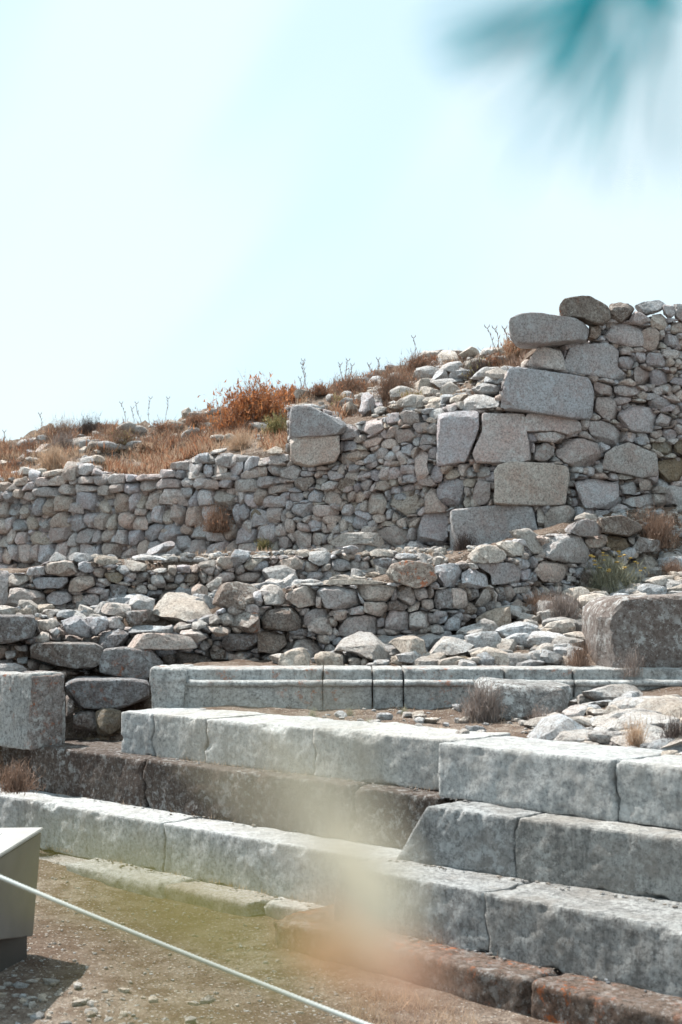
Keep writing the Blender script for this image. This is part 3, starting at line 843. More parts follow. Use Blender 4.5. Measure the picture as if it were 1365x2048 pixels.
tall_top = [(575, 815), (600, 808), (650, 818), (690, 850), (740, 838), (820, 820), (890, 812), (930, 800), (1000, 790), (1015, 740), (1065, 720), (1080, 700), (1130, 690), (1200, 645), (1250, 620), (1365, 640), (1385, 640)]
tall_bot = [(1385, 1030), (1290, 1030), (1100, 1110), (900, 1118), (700, 1112), (575, 1115)]
long_top = [(-30, 985), (0, 970), (25, 964), (57, 952), (83, 944), (117, 950), (135, 922), (187, 930), (200, 944), (313, 952), (337, 928), (373, 915), (400, 904), (455, 908), (520, 915), (575, 912)]
long_bot = [(575, 1115), (440, 1118), (300, 1124), (220, 1130), (130, 1135), (60, 1155), (-30, 1170)]
allb = tp + lp
tall.fill(tall_top + tall_bot, allb, .125, .10, ['grey', 'pink', 'pink', 'grey', 'pale'], 11, lvl=3)
lng.fill(long_top + long_bot, allb, .215, .155, ['grey', 'grey', 'pink', 'grey', 'pink', 'pale'], 12, lvl=3)
tall.fill(tall_top + tall_bot, [], .10, .08, ['pink', 'brown', 'grey'], 13, lvl=2, push=.085)
lng.fill(long_top + long_bot, [], .12, .09, ['pink', 'brown', 'grey'], 14, lvl=2, push=.085)
tall.core([(a, b + 14) for a, b in tall_top], tall_bot[::-1], .2, .3); lng.core([(a, b + 9) for a, b in long_top], long_bot[::-1], .2, .3)
tall.flush(); lng.flush()
mid = Wall('terrace_wall', [(-500, 14.2), (0, 13.8), (400, 13.9), (700, 14.05), (930, 14.3), (1900, 16)], 'low collapsed terrace wall of dark rubble in the shade, just below the long coursed wall')
mp_ = trace(mid, T_MID, 500, 3.4)
mt = [(-30, 1150), (50, 1145), (100, 1120), (200, 1125), (300, 1140), (340, 1140), (440, 1118), (520, 1112), (600, 1110), (680, 1105), (790, 1112), (850, 1118)]
mb = [(850, 1140), (700, 1158), (560, 1165), (480, 1180), (330, 1200), (200, 1225), (-30, 1232)]
mid.fill(mt + mb, mp_, .13, .095, ['grey', 'brown', 'pink', 'grey'], 15)
mid.fill(mt + mb, [], .10, .08, ['brown', 'grey'], 16, push=.09); mid.core([(a, b + 14) for a, b in mt], mb[::-1], .2, .25); mid.flush()
fr = Wall('retaining_wall', [(-500, 11.9), (0, 12.0), (520, 12.15), (870, 12.3), (960, 12.65), (1040, 13.05), (1180, 13.65), (1365, 14.3), (1900, 16)], 'broken dry stone retaining wall of heavy brown and grey blocks across the middle, above the moulded marble sill')
fp = trace(fr, T_FRONT, 700, 4.0)
ft = [(-30, 1250), (70, 1240), (200, 1250), (300, 1260), (420, 1230), (520, 1180), (640, 1165), (780, 1165), (850, 1165), (930, 1125), (1000, 1100), (1040, 1080), (1100, 1070), (1180, 1065), (1240, 1075), (1290, 1080)]
fb = [(1290, 1100), (1180, 1185), (1100, 1190), (1010, 1215), (940, 1240), (900, 1275), (830, 1290), (700, 1320), (550, 1340), (300, 1345), (150, 1350), (-30, 1350)]
fr.fill(ft + fb, fp, .115, .085, ['grey', 'brown', 'grey', 'pink'], 17)
fr.fill(ft + fb, [], .10, .08, ['brown', 'grey'], 18, push=.09); fr.core([(a, b + 16) for a, b in ft], fb[::-1], .2, .25); fr.flush()
# ---------------------------------------------------------------- the stepped platform: each course a thing, each block a part
def course(name, label, pa, pb, zt, zb, depth, joints, mats, seed, skl=0., skr=0., gap=.006, chip=.035, dy=None, r0=.01, hz=None):
    A = on_z(*pa, zt); B = on_z(*pb, zt)
    r = root(name, ((A[0] + B[0]) / 2, (A[1] + B[1]) / 2, zb), label, 'step')
    pxs = [pa[0]] + list(joints) + [pb[0]]
    for k in range(len(pxs) - 1):
        def at(px):                                  # point on the front arris seen at column px
            x, y, _ = ray(px, HY); n = np.array([y, -x]); d_ = B[:2] - A[:2]; f = -(A[:2] @ n) / (d_ @ n); return A[:2] + d_ * f
        a, b = at(pxs[k]), at(pxs[k + 1]); t = (b - a) / np.linalg.norm(b - a); nb = np.array([-t[1], t[0]]); nb = nb if nb[1] > 0 else -nb
        o = nb * (dy[k] if dy else rng.uniform(-.006, .006)); g = gap * rng.uniform(.5, 1.2)
        z_ = zt + (hz[k] if hz else rng.uniform(-.004, .004))
        V, Q = slab(a + t * g + o, b - t * g + o, z_, zb, depth, seed + k, r0=r0, chip=chip, jl=k and seed + k, jr=(k < len(pxs) - 2) and seed + k + 1, skl=skl if k == 0 else 0., skr=skr if k == len(pxs) - 2 else 0.)
        mk('step_block', V, Q, mats[k % len(mats)], r, tint=tintof(np.random.RandomState(seed + k), .05, .02))
    return r
course('stone_step', 'long cracked pale grey marble step at upper left, top course, with white sunlit tread', (244, 1422), (905, 1482), 1.12, .815, .60, (308, 415, 632), ['marble'], 11, gap=.004, chip=.045)
course('stone_step', 'top course marble step on the right, two clean blocks with a dark gap between them', (875, 1485), (1480, 1547), 1.125, .815, .60, (1229,), ['marble'], 21, gap=.013, chip=.04)
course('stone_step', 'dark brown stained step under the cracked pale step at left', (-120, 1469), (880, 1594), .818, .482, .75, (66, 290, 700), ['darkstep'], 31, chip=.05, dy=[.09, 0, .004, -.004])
course('stone_step', 'middle course grey step at right, its left end broken off in a slant', (790, 1607), (1480, 1691), .808, .492, .58, (1031,), ['marble_dark'], 41, skl=.22, gap=.003, chip=.045)
course('stone_step', 'long pale step crossing the left half with one jagged crack, below the dark brown step', (-120, 1570), (792, 1726), .488, .155, .62, (330,), ['marble'], 51, gap=.003, chip=.05)
course('stone_step', 'big mottled grey step at lower right with pale chipped left corner', (664, 1728), (1480, 1880), .498, .182, .60, (968,), ['marble_dark'], 61, skl=.05, gap=.003, chip=.05)
course('kerb', 'low broken pale kerb along the foot of the steps at left, partly sunk in the dirt', (60, 1712), (640, 1838), .172, .02, .42, (133, 330, 497), ['pale', 'marble'], 71, chip=.10, r0=.03, dy=[.05, 0, .03, .12], hz=[-.02, 0, -.01, .0])['category'] = 'kerb'
course('stone_step', 'lowest brown step at lower right, covered with rust orange lichen', (537, 1836), (1480, 2064), .195, -.06, .60, (1052,), ['rust'], 81, gap=.012, chip=.07, r0=.03)

# squared blotched block standing on the dark step
bq = root('squared_block', unp(60, 1478, 10.8), 'large squared upright block at left edge with a bluish and a brown side', 'stone block')
V, Q = slab(unp(-90, 1340, 11.35), unp(62, 1345, 10.75), 1.36, .80, .33, 5, r0=.012, chip=.04, wob=.008)
o = mk('block_body', V, Q, 'mould', bq)
V, Q = slab(unp(66, 1345, 10.74), unp(131, 1345, 10.95), 1.35, .80, .34, 6, r0=.012, chip=.05, wob=.010)
mk('broken_side', V, Q, 'orange', bq)

# moulded marble sill: profile run along a line
def moulded(pa, pb, d0, d1, seed, mat, par, cut=0.):
    A = unp(pa, 1412, d0); B = unp(pb, 1412, d1); A[2] = B[2] = 0
    Ln = np.linalg.norm(B - A); t = (B - A) / Ln; nb = np.array([-t[1], t[0], 0])
    z0, z1 = 1.09, 1.405; H = z1 - z0
    prof = [(.0, .0), (.0, .20), (.0, .40), (.0, .50), (.002, .555), (.006, .575), (-.012, .580), (-.026, .60), (-.032, .64), (-.030, .68), (-.018, .715), (.0, .728), (.045, .735), (.052, .75), (.055, .82), (.055, .90), (.057, .965), (.068, .992), (.10, 1.0), (.2, 1.0), (.45, 1.0), (.46, .5), (.46, 0)]
    prof = np.array(prof); n = max(3, int(Ln / .02)); s = np.linspace(0, Ln, n)
    Vv = []
    for (y, z) in prof:
        P = A + t * s[:, None] + nb * y + np.array([0, 0, 1]) * (z0 + z * H)
        Vv.append(P)
    V = np.array(Vv); Pn = V + seed * 3.1
    er = np.clip(fbm(Pn * 3.5, 3, 3) * 1.1 - .28, 0, 1) * .05
    V = V + nb * er[..., None] + (fbm(Pn * 14, 6, 2) * .004)[..., None]
    edge = np.minimum(s, Ln - s); V = V + nb * (np.clip(.015 - edge, 0, 1) * 1.0)[None, :, None]
    a, b = V.shape[:2]; g = np.arange(a * b).reshape(a, b)
    Qs = [np.stack([g[:-1, :-1], g[:-1, 1:], g[1:, 1:], g[1:, :-1]], -1).reshape(-1, 4)]
    V = V.reshape(-1, 3); caps = []
    for e in (0, b - 1):
        c = V[g[:, e]].mean(0); V = np.vstack([V, c]); ci = len(V) - 1
        for i in range(a - 1): caps.append([g[i, e], g[i + 1, e], ci, ci])
    V2 = V; caps = np.array(caps)
    # quads with a doubled corner are split below as small triangles-in-quads
    V2 = np.vstack([V2, V2[caps[:, 2]] + 1e-5]); caps[:, 3] = np.arange(len(V2) - len(caps), len(V2))
    return mk('moulded_block', V2, np.vstack(Qs + [caps]), mat, par)
ms = root('moulded_sill', unp(700, 1412, 10.8), 'long moulded marble sill with a projecting roll, cracked into blocks', 'marble sill')
for k, (a, b, da, db) in enumerate([(352, 645, 0, 0), (647, 744, 0, 0), (747, 806, 0, 0), (809, 1010, 0, 0), (1013, 1148, .0, 0), (1151, 1420, 0, 0)]):
    moulded(a, b, 10.78, 10.78, k + 3, 'mould', ms)
V, Q = slab(unp(301, 1338, 10.74), unp(368, 1338, 10.72), 1.41, 1.06, .5, 3, r0=.03, chip=.07, wob=.012)
mk('broken_end', V, Q, 'mould', ms)

# information lectern at lower left
lc = root('information_lectern', on_z(40, 1905, 0.02), 'low grey metal lectern with sloping top and white label at the left edge', 'lectern')
def prism(name, P8, mat, par):
    P8 = np.array(P8, float); Fq = np.array([[0, 3, 2, 1], [4, 5, 6, 7], [0, 1, 5, 4], [1, 2, 6, 5], [2, 3, 7, 6], [3, 0, 4, 7]])
    c = P8.mean(0); bm = bmesh.new(); vs = [bm.verts.new(v) for v in P8]; [bm.faces.new([vs[i] for i in f]) for f in Fq]
    bmesh.ops.recalc_face_normals(bm, faces=bm.faces); bmesh.ops.bevel(bm, geom=list(bm.edges), offset=.004, segments=2, affect='EDGES'); bmesh.ops.triangulate(bm, faces=bm.faces)
    bm.verts.ensure_lookup_table(); V = np.array([v.co[:] for v in bm.verts]); Fc = np.array([[v.index for v in f.verts] for f in bm.faces]); bm.free()
    return mk(name, V, Fc, mat, par, smooth=False)
def plain(name, c, rough=.6, metal=0.):
    m, n, b, P = newmat(name, rough); b.inputs['Metallic'].default_value = metal
    cc = mixc(n, ramp(n, noise(n, P, 6, 4, .6), .35, 0., .7, 1.), c, tuple(v * .84 for v in c)); n.links.new(cc, b.inputs['Base Color']); bump(n, b, noise(n, P, 260, 2, .6), .0006, .6); return m
M['metal'] = plain('grey_powder_coat', (.17, .16, .145)); M['panel'] = plain('pale_panel', (.36, .36, .35), .6); M['label'] = plain('white_label', (.85, .86, .86), .4); M['plinth'] = plain('dark_plinth', (.06, .055, .05))
K = unp(83, 1664, 7.6); Kf = unp(-40, 1741, 6.62)                                   # rear and front top corners of the right cheek
B0 = unp(66, 1873, 7.56); B1 = unp(-40, 1884, 6.75)
wl = np.array([-.82, -.06, 0])
b1l = [K, Kf, B1, B0]
prism('lectern_body', [B1, B0, B0 + wl, B1 + wl, Kf, K, K + wl, Kf + wl], 'metal', lc)
up = np.array([0, 0, .006]); ov = np.array([.012, .0, 0])
fr_ = lambda a, b: K + (Kf - K) * a + wl * b
nrm = np.array([0, -.25, .97])
tp_ = prism('top_panel', [Kf + up + ov, K + up + ov, K + wl + up - ov, Kf + wl + up - ov, Kf + up * 4 + ov, K + up * 4 + ov, K + wl + up * 4 - ov, Kf + wl + up * 4 - ov], 'panel', lc)
q = [fr_(.86, .13), fr_(.17, .19), fr_(.17, .86), fr_(.86, .86)]
prism('text_label', [v + up * 4.4 for v in q] + [v + up * 4.8 for v in q], 'label', lc)
bb = [unp(55, 1870, 7.45), unp(-40, 1880, 6.95)]
G = lambda v: np.array([v[0], v[1], -.03])
prism('plinth', [G(bb[1]), G(bb[0]), G(bb[0]) + wl * .85, G(bb[1]) + wl * .85, bb[1], bb[0], bb[0] + wl * .85, bb[1] + wl * .85], 'plinth', lc)

# barrier rope
def tube(pts, rad, n=8, twist=0, lobes=0):
    pts = np.asarray(pts, float); T = np.gradient(pts, axis=0); T /= np.linalg.norm(T, axis=1)[:, None] + 1e-12
    up_ = np.array([0, 0, 1.]) if abs(T[:, 2]).mean() < .9 else np.array([1., 0, 0])
    A = np.cross(T, up_); A /= np.linalg.norm(A, axis=1)[:, None]; B = np.cross(T, A)
    rad = np.broadcast_to(rad, (len(pts),)); th = np.linspace(0, 2 * np.pi, n, endpoint=False); s = np.arange(len(pts))
    rr = rad[:, None] * (1 + (.16 * np.cos(lobes * (th[None] - twist * s[:, None])) if lobes else 0))
    V = pts[:, None] + A[:, None] * (np.cos(th) * rr)[..., None] + B[:, None] * (np.sin(th) * rr)[..., None]
    a, b = V.shape[:2]; g = np.arange(a * b).reshape(a, b); g2 = np.roll(g, -1, 1)
    return V.reshape(-1, 3), np.stack([g[:-1], g2[:-1], g2[1:], g[1:]], -1).reshape(-1, 4)
rm, n_, b_, P_ = newmat('white_rope', .8); b_.inputs['Base Color'].default_value = (.50, .54, .54, 1); M['rope'] = rm
ra = unp(-260, 1655, 5.5); rb = unp(760, 2056, 4.3); rb2 = rb + (rb - ra) * .55
f = np.linspace(0, 1, 900)[:, None]; rp_ = ra + (rb2 - ra) * f; rp_[:, 2] -= (.16 * f * (1 - f))[:, 0]; rp_[:, 2] += .03
V, Q = tube(rp_, .0072, 12, .55, 3)
prop(mk('barrier_rope', V, Q, 'rope'), 'thin white twisted rope stretched across the lower left corner in front of the lectern', 'rope')
# ---------------------------------------------------------------- loose rocks: view ; mat ; distance (0 = lies on the ground) ; label ; outline
ROCKS = """V1;pale;12.15;largest pale pitted boulder with a rounded back, on the retaining wall left of centre;870,500 910,370 990,310 1070,303 1180,340 1270,400 1265,460 1240,500 1100,515 960,510
V3;brown;12.05;dark grey boulder with one lit left face, right of the biggest pale boulder;-100,370 -60,320 50,305 130,335 220,465 130,490 0,490 -90,450
V3;orange;11.95;upright knobbly boulder with an orange fleck, in front of the dark grey boulder;0,530 60,445 180,490 200,600 120,620 0,620
V1;grey;11.65;long flat pale slab bridging the wall stones in front of the biggest pale boulder;745,600 765,552 1130,568 1185,600 1180,640 1100,665 760,655
V1;pale;11.95;thin flat stone lying behind the long flat slab;760,530 850,510 1040,525 1030,560 770,560
V1;grey;11.85;flat grey stone wedged at the right end of the long flat slab;1050,540 1180,550 1240,600 1185,625 1120,590
V1;pale;11.9;small white lump on top of the flat stones right of the biggest pale boulder;1145,500 1210,480 1245,510 1200,540 1150,535
V1;pale;12.0;small tapered stone between the biggest boulder and the white lump;1050,520 1130,500 1150,535 1060,540
V1;orange;11.95;small rust stained stone at the foot of the dark grey boulder;1250,460 1300,445 1320,510 1260,518
V1;grey;11.9;flat leaning stone under the upright knobbly boulder;1225,520 1365,530 1365,580 1260,585
V1;brown;11.8;rounded grey brown boulder with a pale left flank, left end of the long flat slab;555,610 600,550 690,530 750,560 745,655 600,645
V1;grey;12.0;dark flat-topped stone perched left of the angular pale block;580,400 620,380 770,385 775,440 720,460 640,445 590,425
V1;pale;12.15;angular pale block leaning against the left side of the biggest boulder;750,350 800,320 910,355 905,430 850,432 770,410
V1;grey;12.8;rounded stone with white crust behind and above the biggest pale boulder;1135,290 1180,262 1240,290 1240,355 1200,360 1140,320
V1;pale;13.0;pale angular stone tucked above the dark grey boulder;1225,265 1280,222 1325,230 1325,270 1260,315
V3;pale;13.6;long flat tilted slab lying on rubble at the foot of the tall wall;605,55 650,20 790,8 950,35 960,85 880,95 780,85 680,102 630,85
V1;grey;15.5;grey boulder leaning at the foot of the long wall;868,65 900,30 940,5 1000,-5 1040,30 1030,70 960,82 880,84
V3;pale;11.55;big flat topped pale rock on the dirt just above the moulded sill;630,690 700,660 790,615 840,620 960,680 975,735 920,785 830,780 760,745 640,725
V3;pale;11.55;angular pale rock with a dark cracked front, right of the big flat topped one;940,655 1080,645 1190,700 1190,790 1140,820 1090,790 1010,720
V3;pale;11.55;broad whitish rock, third from the left above the moulded sill;1200,700 1330,640 1400,650 1500,720 1400,760 1260,745
V3;tan;11.55;thin-edged tan rock tilted on the dirt under the broad whitish rock;1255,780 1365,740 1430,770 1400,830 1330,845
V5;pale;0;white wedge rock below the heap, left of the scree path;0,95 80,82 185,100 185,150 130,165 40,130
V5;pale;0;long low pale rock with a shadowed hollow front on the scree;190,160 230,115 340,115 450,160 460,190 380,235 320,205 210,190
V5;pale;0;flat chip of rock below the long low pale rock;220,250 240,200 360,215 340,242
V5;tan;0;rounded tan stone close above the sill;10,285 15,225 70,220 160,255 95,295 40,300
V5;brown;0;small dark brown stone close above the sill;190,290 200,258 290,255 290,300
V5;tan;0;small pale brown stone touching the small dark one above the sill;280,250 330,232 370,265 340,295 290,288
V5;pale;0;whitish flat rock with a chipped edge nearest to the big weathered block's foot;475,255 560,230 630,222 660,260 570,300 520,308 485,288
V5;tan;0;thin flat sliver of rock half buried below the large faceted rock;555,215 680,160 690,192 570,228
V5;pale;0;large faceted pale rock in the middle of the scree;450,85 620,5 700,5 735,40 700,130 560,158 510,142
V5;pale;0;narrow pale slab standing on edge against the left side of the big weathered block;670,300 672,240 700,140 740,150 748,210 730,300
V5;pale;0;small crusted stone at the upper left corner of the big weathered block;700,100 780,95 790,150 740,168
V4;pale;0;crusted white and orange rock with a pointed shadow side, above the scree;150,770 180,720 330,700 380,770 300,840 200,870 158,850
V4;pale;0;small smooth pale rock below the dead grey shrub;380,745 440,740 515,760 460,815 400,800
V4;grey;0;tilted grey rock in the gap at the end of the retaining wall;215,695 240,650 340,612 385,640 340,690
V4;pink;0;pinkish stone left of the dead grey shrub;325,680 380,650 430,690 420,735 390,738
V4;pale;0;broad pale slab above the dead grey shrub;430,640 540,572 650,572 660,632 520,645
V4;pale;0;pale stone right of the broad slab above the dead shrub;655,600 750,575 775,610 700,655 660,645
V4;tan;0;pointed brownish stone behind the left shoulder of the big weathered block;760,640 820,575 930,625 850,690 770,680
V4;pale;0;rounded pale boulder at right beside the yellow flowering plant;1040,450 1080,400 1180,370 1265,435 1240,510 1130,545 1050,495
V4;pale;0;low broken pale rock just behind the big weathered block;1120,620 1130,575 1250,540 1310,580 1300,622
V4;pale;0;small pale rock at the foot of the yellow flowering plant;1010,622 1060,585 1110,560 1130,605 1100,625
V8;grey;16.0;rounded grey boulder against the tall wall at the right edge of the photo;1195,520 1250,460 1330,440 1420,450 1440,590 1220,585
V4;pale;0;flat white stone at the tall wall's foot near the right edge;1140,140 1260,112 1270,135 1180,150
V4;pale;0;thin white slab lying in front of the flat white stone near the right edge;1150,165 1310,142 1290,180 1200,185
V5;brown;0;small reddish dark stone on the dirt beside the top step;940,742 962,735 985,758 940,778
V5;pale;0;smooth pale outcrop above the right part of the top step;1070,605 1160,535 1330,560 1345,590 1290,620 1100,615
V5;pale;0;jagged light rock rising diagonally right of the fallen block;1000,565 1010,500 1040,470 1130,425 1140,470 1070,560
V5;pale;0;low whitish rock between the fallen block and the smooth outcrop;860,660 920,585 1000,600 1050,640 1000,685 900,685
V5;grey;0;white fronted wedge under the right end of the fallen block;655,640 690,530 760,515 820,520 800,610 720,645
V5;grey;0;dark rounded stone above the smooth pale outcrop;1115,545 1160,500 1215,510 1210,540
V5;pale;0;pale flat rock at the right edge above the top step, higher of two;1300,640 1330,600 1420,590 1420,640
V5;pale;0;pale flat rock at the right edge above the top step, lower of two;1165,690 1250,650 1420,640 1420,690
V5;pale;0;broad white rock face lying closest to the top step at the right;1140,740 1200,695 1420,695 1420,765 1230,765
V5;grey;0;speckled rock directly right of the fallen block's top;765,445 790,395 860,400 930,415 1000,440 960,475 850,470
V2;pale;0;small white pointed stone on the dirt beside the cracked pale step;480,582 540,532 552,592
V2;pale;0;small white pebble-like stone on the ledge right of the squared block;392,478 420,462 455,470 425,487
V2;pale;0;pale flat-topped stone behind the left end of the cracked pale step;675,430 690,375 740,362 870,358 905,395 740,425
V2;pale;0;thin white flake on the dark step's tread near the cracked pale step;545,635 600,615 680,625 610,645
W6;grey;17.2;pointed grey stone standing on the wall top beside the two-block pier;870,430 880,340 930,316 962,370 960,462 900,462
W6;pink;17.3;small angular stone leaning on the right of the pointed grey stone;960,395 1005,390 1003,440 962,465
W6;grey;17.4;rounded stone under the pointed grey stone;862,460 930,450 940,495 870,502
W6;brown;0;dark flat stone alone on the skyline, left of the crest rocks;1008,196 1030,185 1092,185 1090,212 1015,220
W7;brown;0;dark overhanging rock on the skyline;210,410 225,375 290,350 400,345 435,395 380,440 250,432
W7;pale;0;long pale slab on the skyline right of the dark overhanging rock;430,370 540,345 640,370 665,398 540,425 460,415
W7;pale;0;pale rounded rock below the dark overhanging rock;270,475 330,445 390,490 350,535 280,515
W7;grey;0;block with a squared blue-grey end on the crest slope;150,680 230,610 335,600 320,700 210,748 150,742
W7;pale;0;flat pale slab with a broken brown front on the crest slope;295,700 330,630 480,615 640,605 670,630 560,655 460,665 390,722
W7;grey;0;pale stone below the flat slab on the crest slope;380,732 430,682 500,670 560,700 500,742
W7;grey;0;grey square stone just above the tall wall's coping;215,838 222,745 360,735 372,832
W7;tan;0;rounded golden brown stone on top of the tall wall;345,812 400,745 530,750 520,800 400,862
W7;pink;0;low pinkish stone left of the golden brown one;90,882 180,842 340,845 330,892 200,908
W7;pale;0;small egg-shaped stone left of the great upper block;808,645 860,625 888,660 860,692 815,688
W7;pale;0;pale stone tucked against the great upper block;888,622 960,600 935,680 900,702
W7;pink;0;pinkish flat stone above the tall wall's coping near the great block;650,712 740,682 790,712 760,742
W6;pale;0;white stone in dry grass left of the two-block pier;305,560 318,528 350,508 358,540 312,567
W6;brown;0;brown stone beside the two-block pier;415,602 420,580 460,570 500,590 480,612
W5;grey;0;bluish squared stone on the slope at left;210,350 225,320 320,320 305,372 250,402 215,392
W5;pale;0;pale split slab below the dark bush;535,352 560,330 620,315 655,332 600,402 540,402
W5;pale;0;leaning slab left of the pale split slab;460,372 500,335 540,342 485,397
W5;grey;0;dark cracked stone left of the bluish squared one;132,362 200,345 215,392 150,402
W5;grey;0;rounded stone lower left of the dark cracked one;92,392 130,375 162,412 120,432
W5;grey;0;grey stone heap end at the far left of the slope;48,492 90,478 102,515 50,522
W5;pale;0;pale round stone at the far left edge of the slope;20,442 50,420 72,450 30,467
W5;pale;0;small stone under the leaning slab;480,402 520,385 532,412 490,422
W5;pale;0;pale flat stone high on the grassy slope;1008,292 1020,262 1060,255 1085,290 1020,307
W5;pale;0;white stone near the rust-coloured bracken;1298,235 1300,212 1330,205 1335,238
W5;pale;0;small white stone below the one near the bracken;1213,268 1222,240 1260,235 1272,268"""
def loose(label, view, mat, dist, pts, seed, cat='rock', nm='rock'):
    q = poly(view, pts) if view else np.asarray(pts, float); cx = q[:, 0].mean(); by = q[:, 1].max(); w_ = np.ptp(q, axis=0)
    if dist <= 0:
        h_ = hit([cx], [by - .04 * w_[1]])[0]; dist = 22. if np.isnan(h_) else h_
        dist += .25 * w_[0] / F * dist
    P = unp(q[:, 0], q[:, 1], dist); O = P.mean(0); lq = np.stack([P[:, 0] - O[0], P[:, 2] - O[2]], 1); c = centroid(lq); lq = lq - c
    wh = np.ptp(lq, axis=0); th = float(np.clip(1.15 * wh.min() + .25 * wh.max(), .03, 1.1))
    V, Fc = stone(lq, th, 4 if w_.max() > 26 else 3, 3.0, .045, 12, seed, .50)
    # lean the upper part back so that the sky and sun catch the top
    V[:, 1] += (V[:, 2] + wh[1] / 2) * (.95 if mat == 'pale' and dist < 13 and wh[1] < .5 * wh[0] + .05 else .45)
    W = V + np.array([O[0] + c[0], O[1] + th * .25, O[2] + c[1]])
    return prop(mk(nm, W, Fc, mat, tint=tintof(np.random.RandomState(seed), .10)), label, cat)
for k, ln in enumerate(ROCKS.strip().split('\n')):
    v, m_, d_, lab, pts = ln.split(';'); loose(lab, v, m_, float(d_), pts, 4000 + k)
# the two heavy fallen blocks
bp = np.array([(1202, 1335), (1200, 1270), (1206, 1225), (1222, 1200), (1250, 1190), (1480, 1186), (1500, 1348), (1300, 1352), (1216, 1347)], float)
def heavy(label, pts, dist, mat, th, seed, p=5.5, lean=.08):
    q = np.asarray(pts, float); P = unp(q[:, 0], q[:, 1], dist); O = P.mean(0); lq = np.stack([P[:, 0] - O[0], P[:, 2] - O[2]], 1); c = centroid(lq); lq = lq - c
    V, Fc = stone(lq, th, 5, p, .022, 5, seed, .90); V[:, 1] += V[:, 2] * lean
    return prop(mk('stone_block', V + np.array([O[0] + c[0], O[1] + th * .5, O[2] + c[1]]), Fc, mat), label, 'stone block')
heavy('huge brown weathered block blotched with pale lichen at the right edge', bp, 11.0, 'blotch', .95, 77, 18., .05)
fb_ = poly('V5', '170,400 200,375 560,395 770,410 765,480 700,570 600,605 420,640 300,635 240,600 190,540')
heavy('fallen block of speckled blue-grey marble lying askew in front of the moulded sill', fb_, 9.75, 'fallen', .62, 78, 7., .25)

# ---------------------------------------------------------------- rubble and gravel nobody could count
def scatter(name, label, region, n, smin, smax, mat, seed, flat=.55, lvl=1, sink=.25, pw=2.2, indiv=0, lab=None):
    r_ = np.random.RandomState(seed); reg = np.array(region, float); lo, hi = reg.min(0), reg.max(0)
    px = r_.uniform(lo[0], hi[0], n * 3); py = r_.uniform(lo[1], hi[1], n * 3); m = inpoly(px, py, reg); px, py = px[m][:n], py[m][:n]
    Y = hit(px, py); ok = ~np.isnan(Y); px, py, Y = px[ok], py[ok], Y[ok]; P = unp(px, py, Y)
    D, Fc = ico(lvl); Vs, Ts = [], []
    base = [stone(np.array([(-.5, -.3), (-.3, .3), (.1, .42), (.5, .2), (.45, -.3)]) * r_.uniform(.8, 1.2, (5, 2)), r_.uniform(.5, .9), lvl, 3.0, .05, 9, seed + j, .48)[0] for j in range(12)]
    Fb = ico(lvl)[1]
    for i in range(len(P)):
        s_ = smin + (smax - smin) * r_.rand() ** pw; a = r_.uniform(0, 6.28); b = base[r_.randint(12)] * s_ * np.array([1, 1, flat * r_.uniform(.7, 1.2) * 1.2])
        ca, sa = math.cos(a), math.sin(a); V = np.stack([b[:, 0] * ca - b[:, 1] * sa, b[:, 0] * sa + b[:, 1] * ca, b[:, 2]], 1)
        Vs.append(V + P[i] + np.array([0, 0, s_ * flat * (.5 - sink)])); Ts.append(np.tile(tintof(r_, .22, .08), (len(V), 1)))
    if indiv:
        sz = np.array([np.ptp(v[:, 0]) * F / v[:, 1].mean() for v in Vs]); big = set(np.argsort(-sz)[:indiv].tolist())
        for i in big: prop(mk('rock', Vs[i], Fb, mat, tint=Ts[i]), lab, 'rock', lab.split(' ', 1)[1])
        Vs = [v for i, v in enumerate(Vs) if i not in big]; Ts = [v for i, v in enumerate(Ts) if i not in big]
    k = len(Fb); Fc = np.concatenate([Fb + j * len(base[0]) for j in range(len(Vs))])
    prop(mk(name, np.concatenate(Vs), Fc, mat, tint=np.concatenate(Ts), smooth=False), label, 'gravel', kind='stuff')
scatter('gravel', 'loose gravel and small stones on the brown dirt in front of the steps', [(60, 1740), (540, 1850), (760, 2048), (1000, 2100), (-60, 2100), (-60, 1900)], 5200, .006, .036, 'white', 1, pw=5)
scatter('gravel', 'larger pale stones on the dirt at the bottom left corner', [(0, 1960), (220, 1980), (420, 2010), (500, 2060), (-60, 2100)], 90, .02, .10, 'white', 2, pw=1.5)
scatter('rubble', 'small broken stones strewn over the scree between the sill and the right hand slope', [(560, 1325), (700, 1315), (900, 1290), (1000, 1240), (1180, 1195), (1365, 1110), (1375, 1200), (1180, 1240), (1170, 1345), (560, 1335)], 430, .03, .38, 'pale', 3, lvl=3, pw=2.4, indiv=30, lab='angular pale rock among the others strewn over the scree above the sill')
scatter('rubble', 'crumbled stone chips on the terrace behind the top step', [(560, 1412), (930, 1415), (1370, 1395), (1375, 1530), (1150, 1500), (900, 1470), (700, 1450)], 500, .01, .16, 'pale', 4, lvl=2, pw=4)
scatter('rubble', 'small stones and dirt beside the squared block on the dark step', [(130, 1455), (150, 1420), (240, 1420), (240, 1500), (150, 1480)], 140, .015, .08, 'tan', 5, lvl=2)
scatter('rubble', 'small stones tumbled along the terraces below the tall wall', [(0, 1218), (300, 1200), (520, 1155), (700, 1148), (900, 1108), (900, 1125), (700, 1172), (520, 1195), (300, 1240), (0, 1250)], 420, .04, .34, 'pale', 6, lvl=3, indiv=26, lab='tumbled rock on the narrow terrace between the two lowest rubble walls')
scatter('rubble', 'small stones on the ledge at the foot of the long wall', [(100, 1120), (560, 1105), (800, 1095), (1000, 1095), (900, 1110), (560, 1118), (100, 1138)], 420, .03, .16, 'pale', 7, lvl=2)
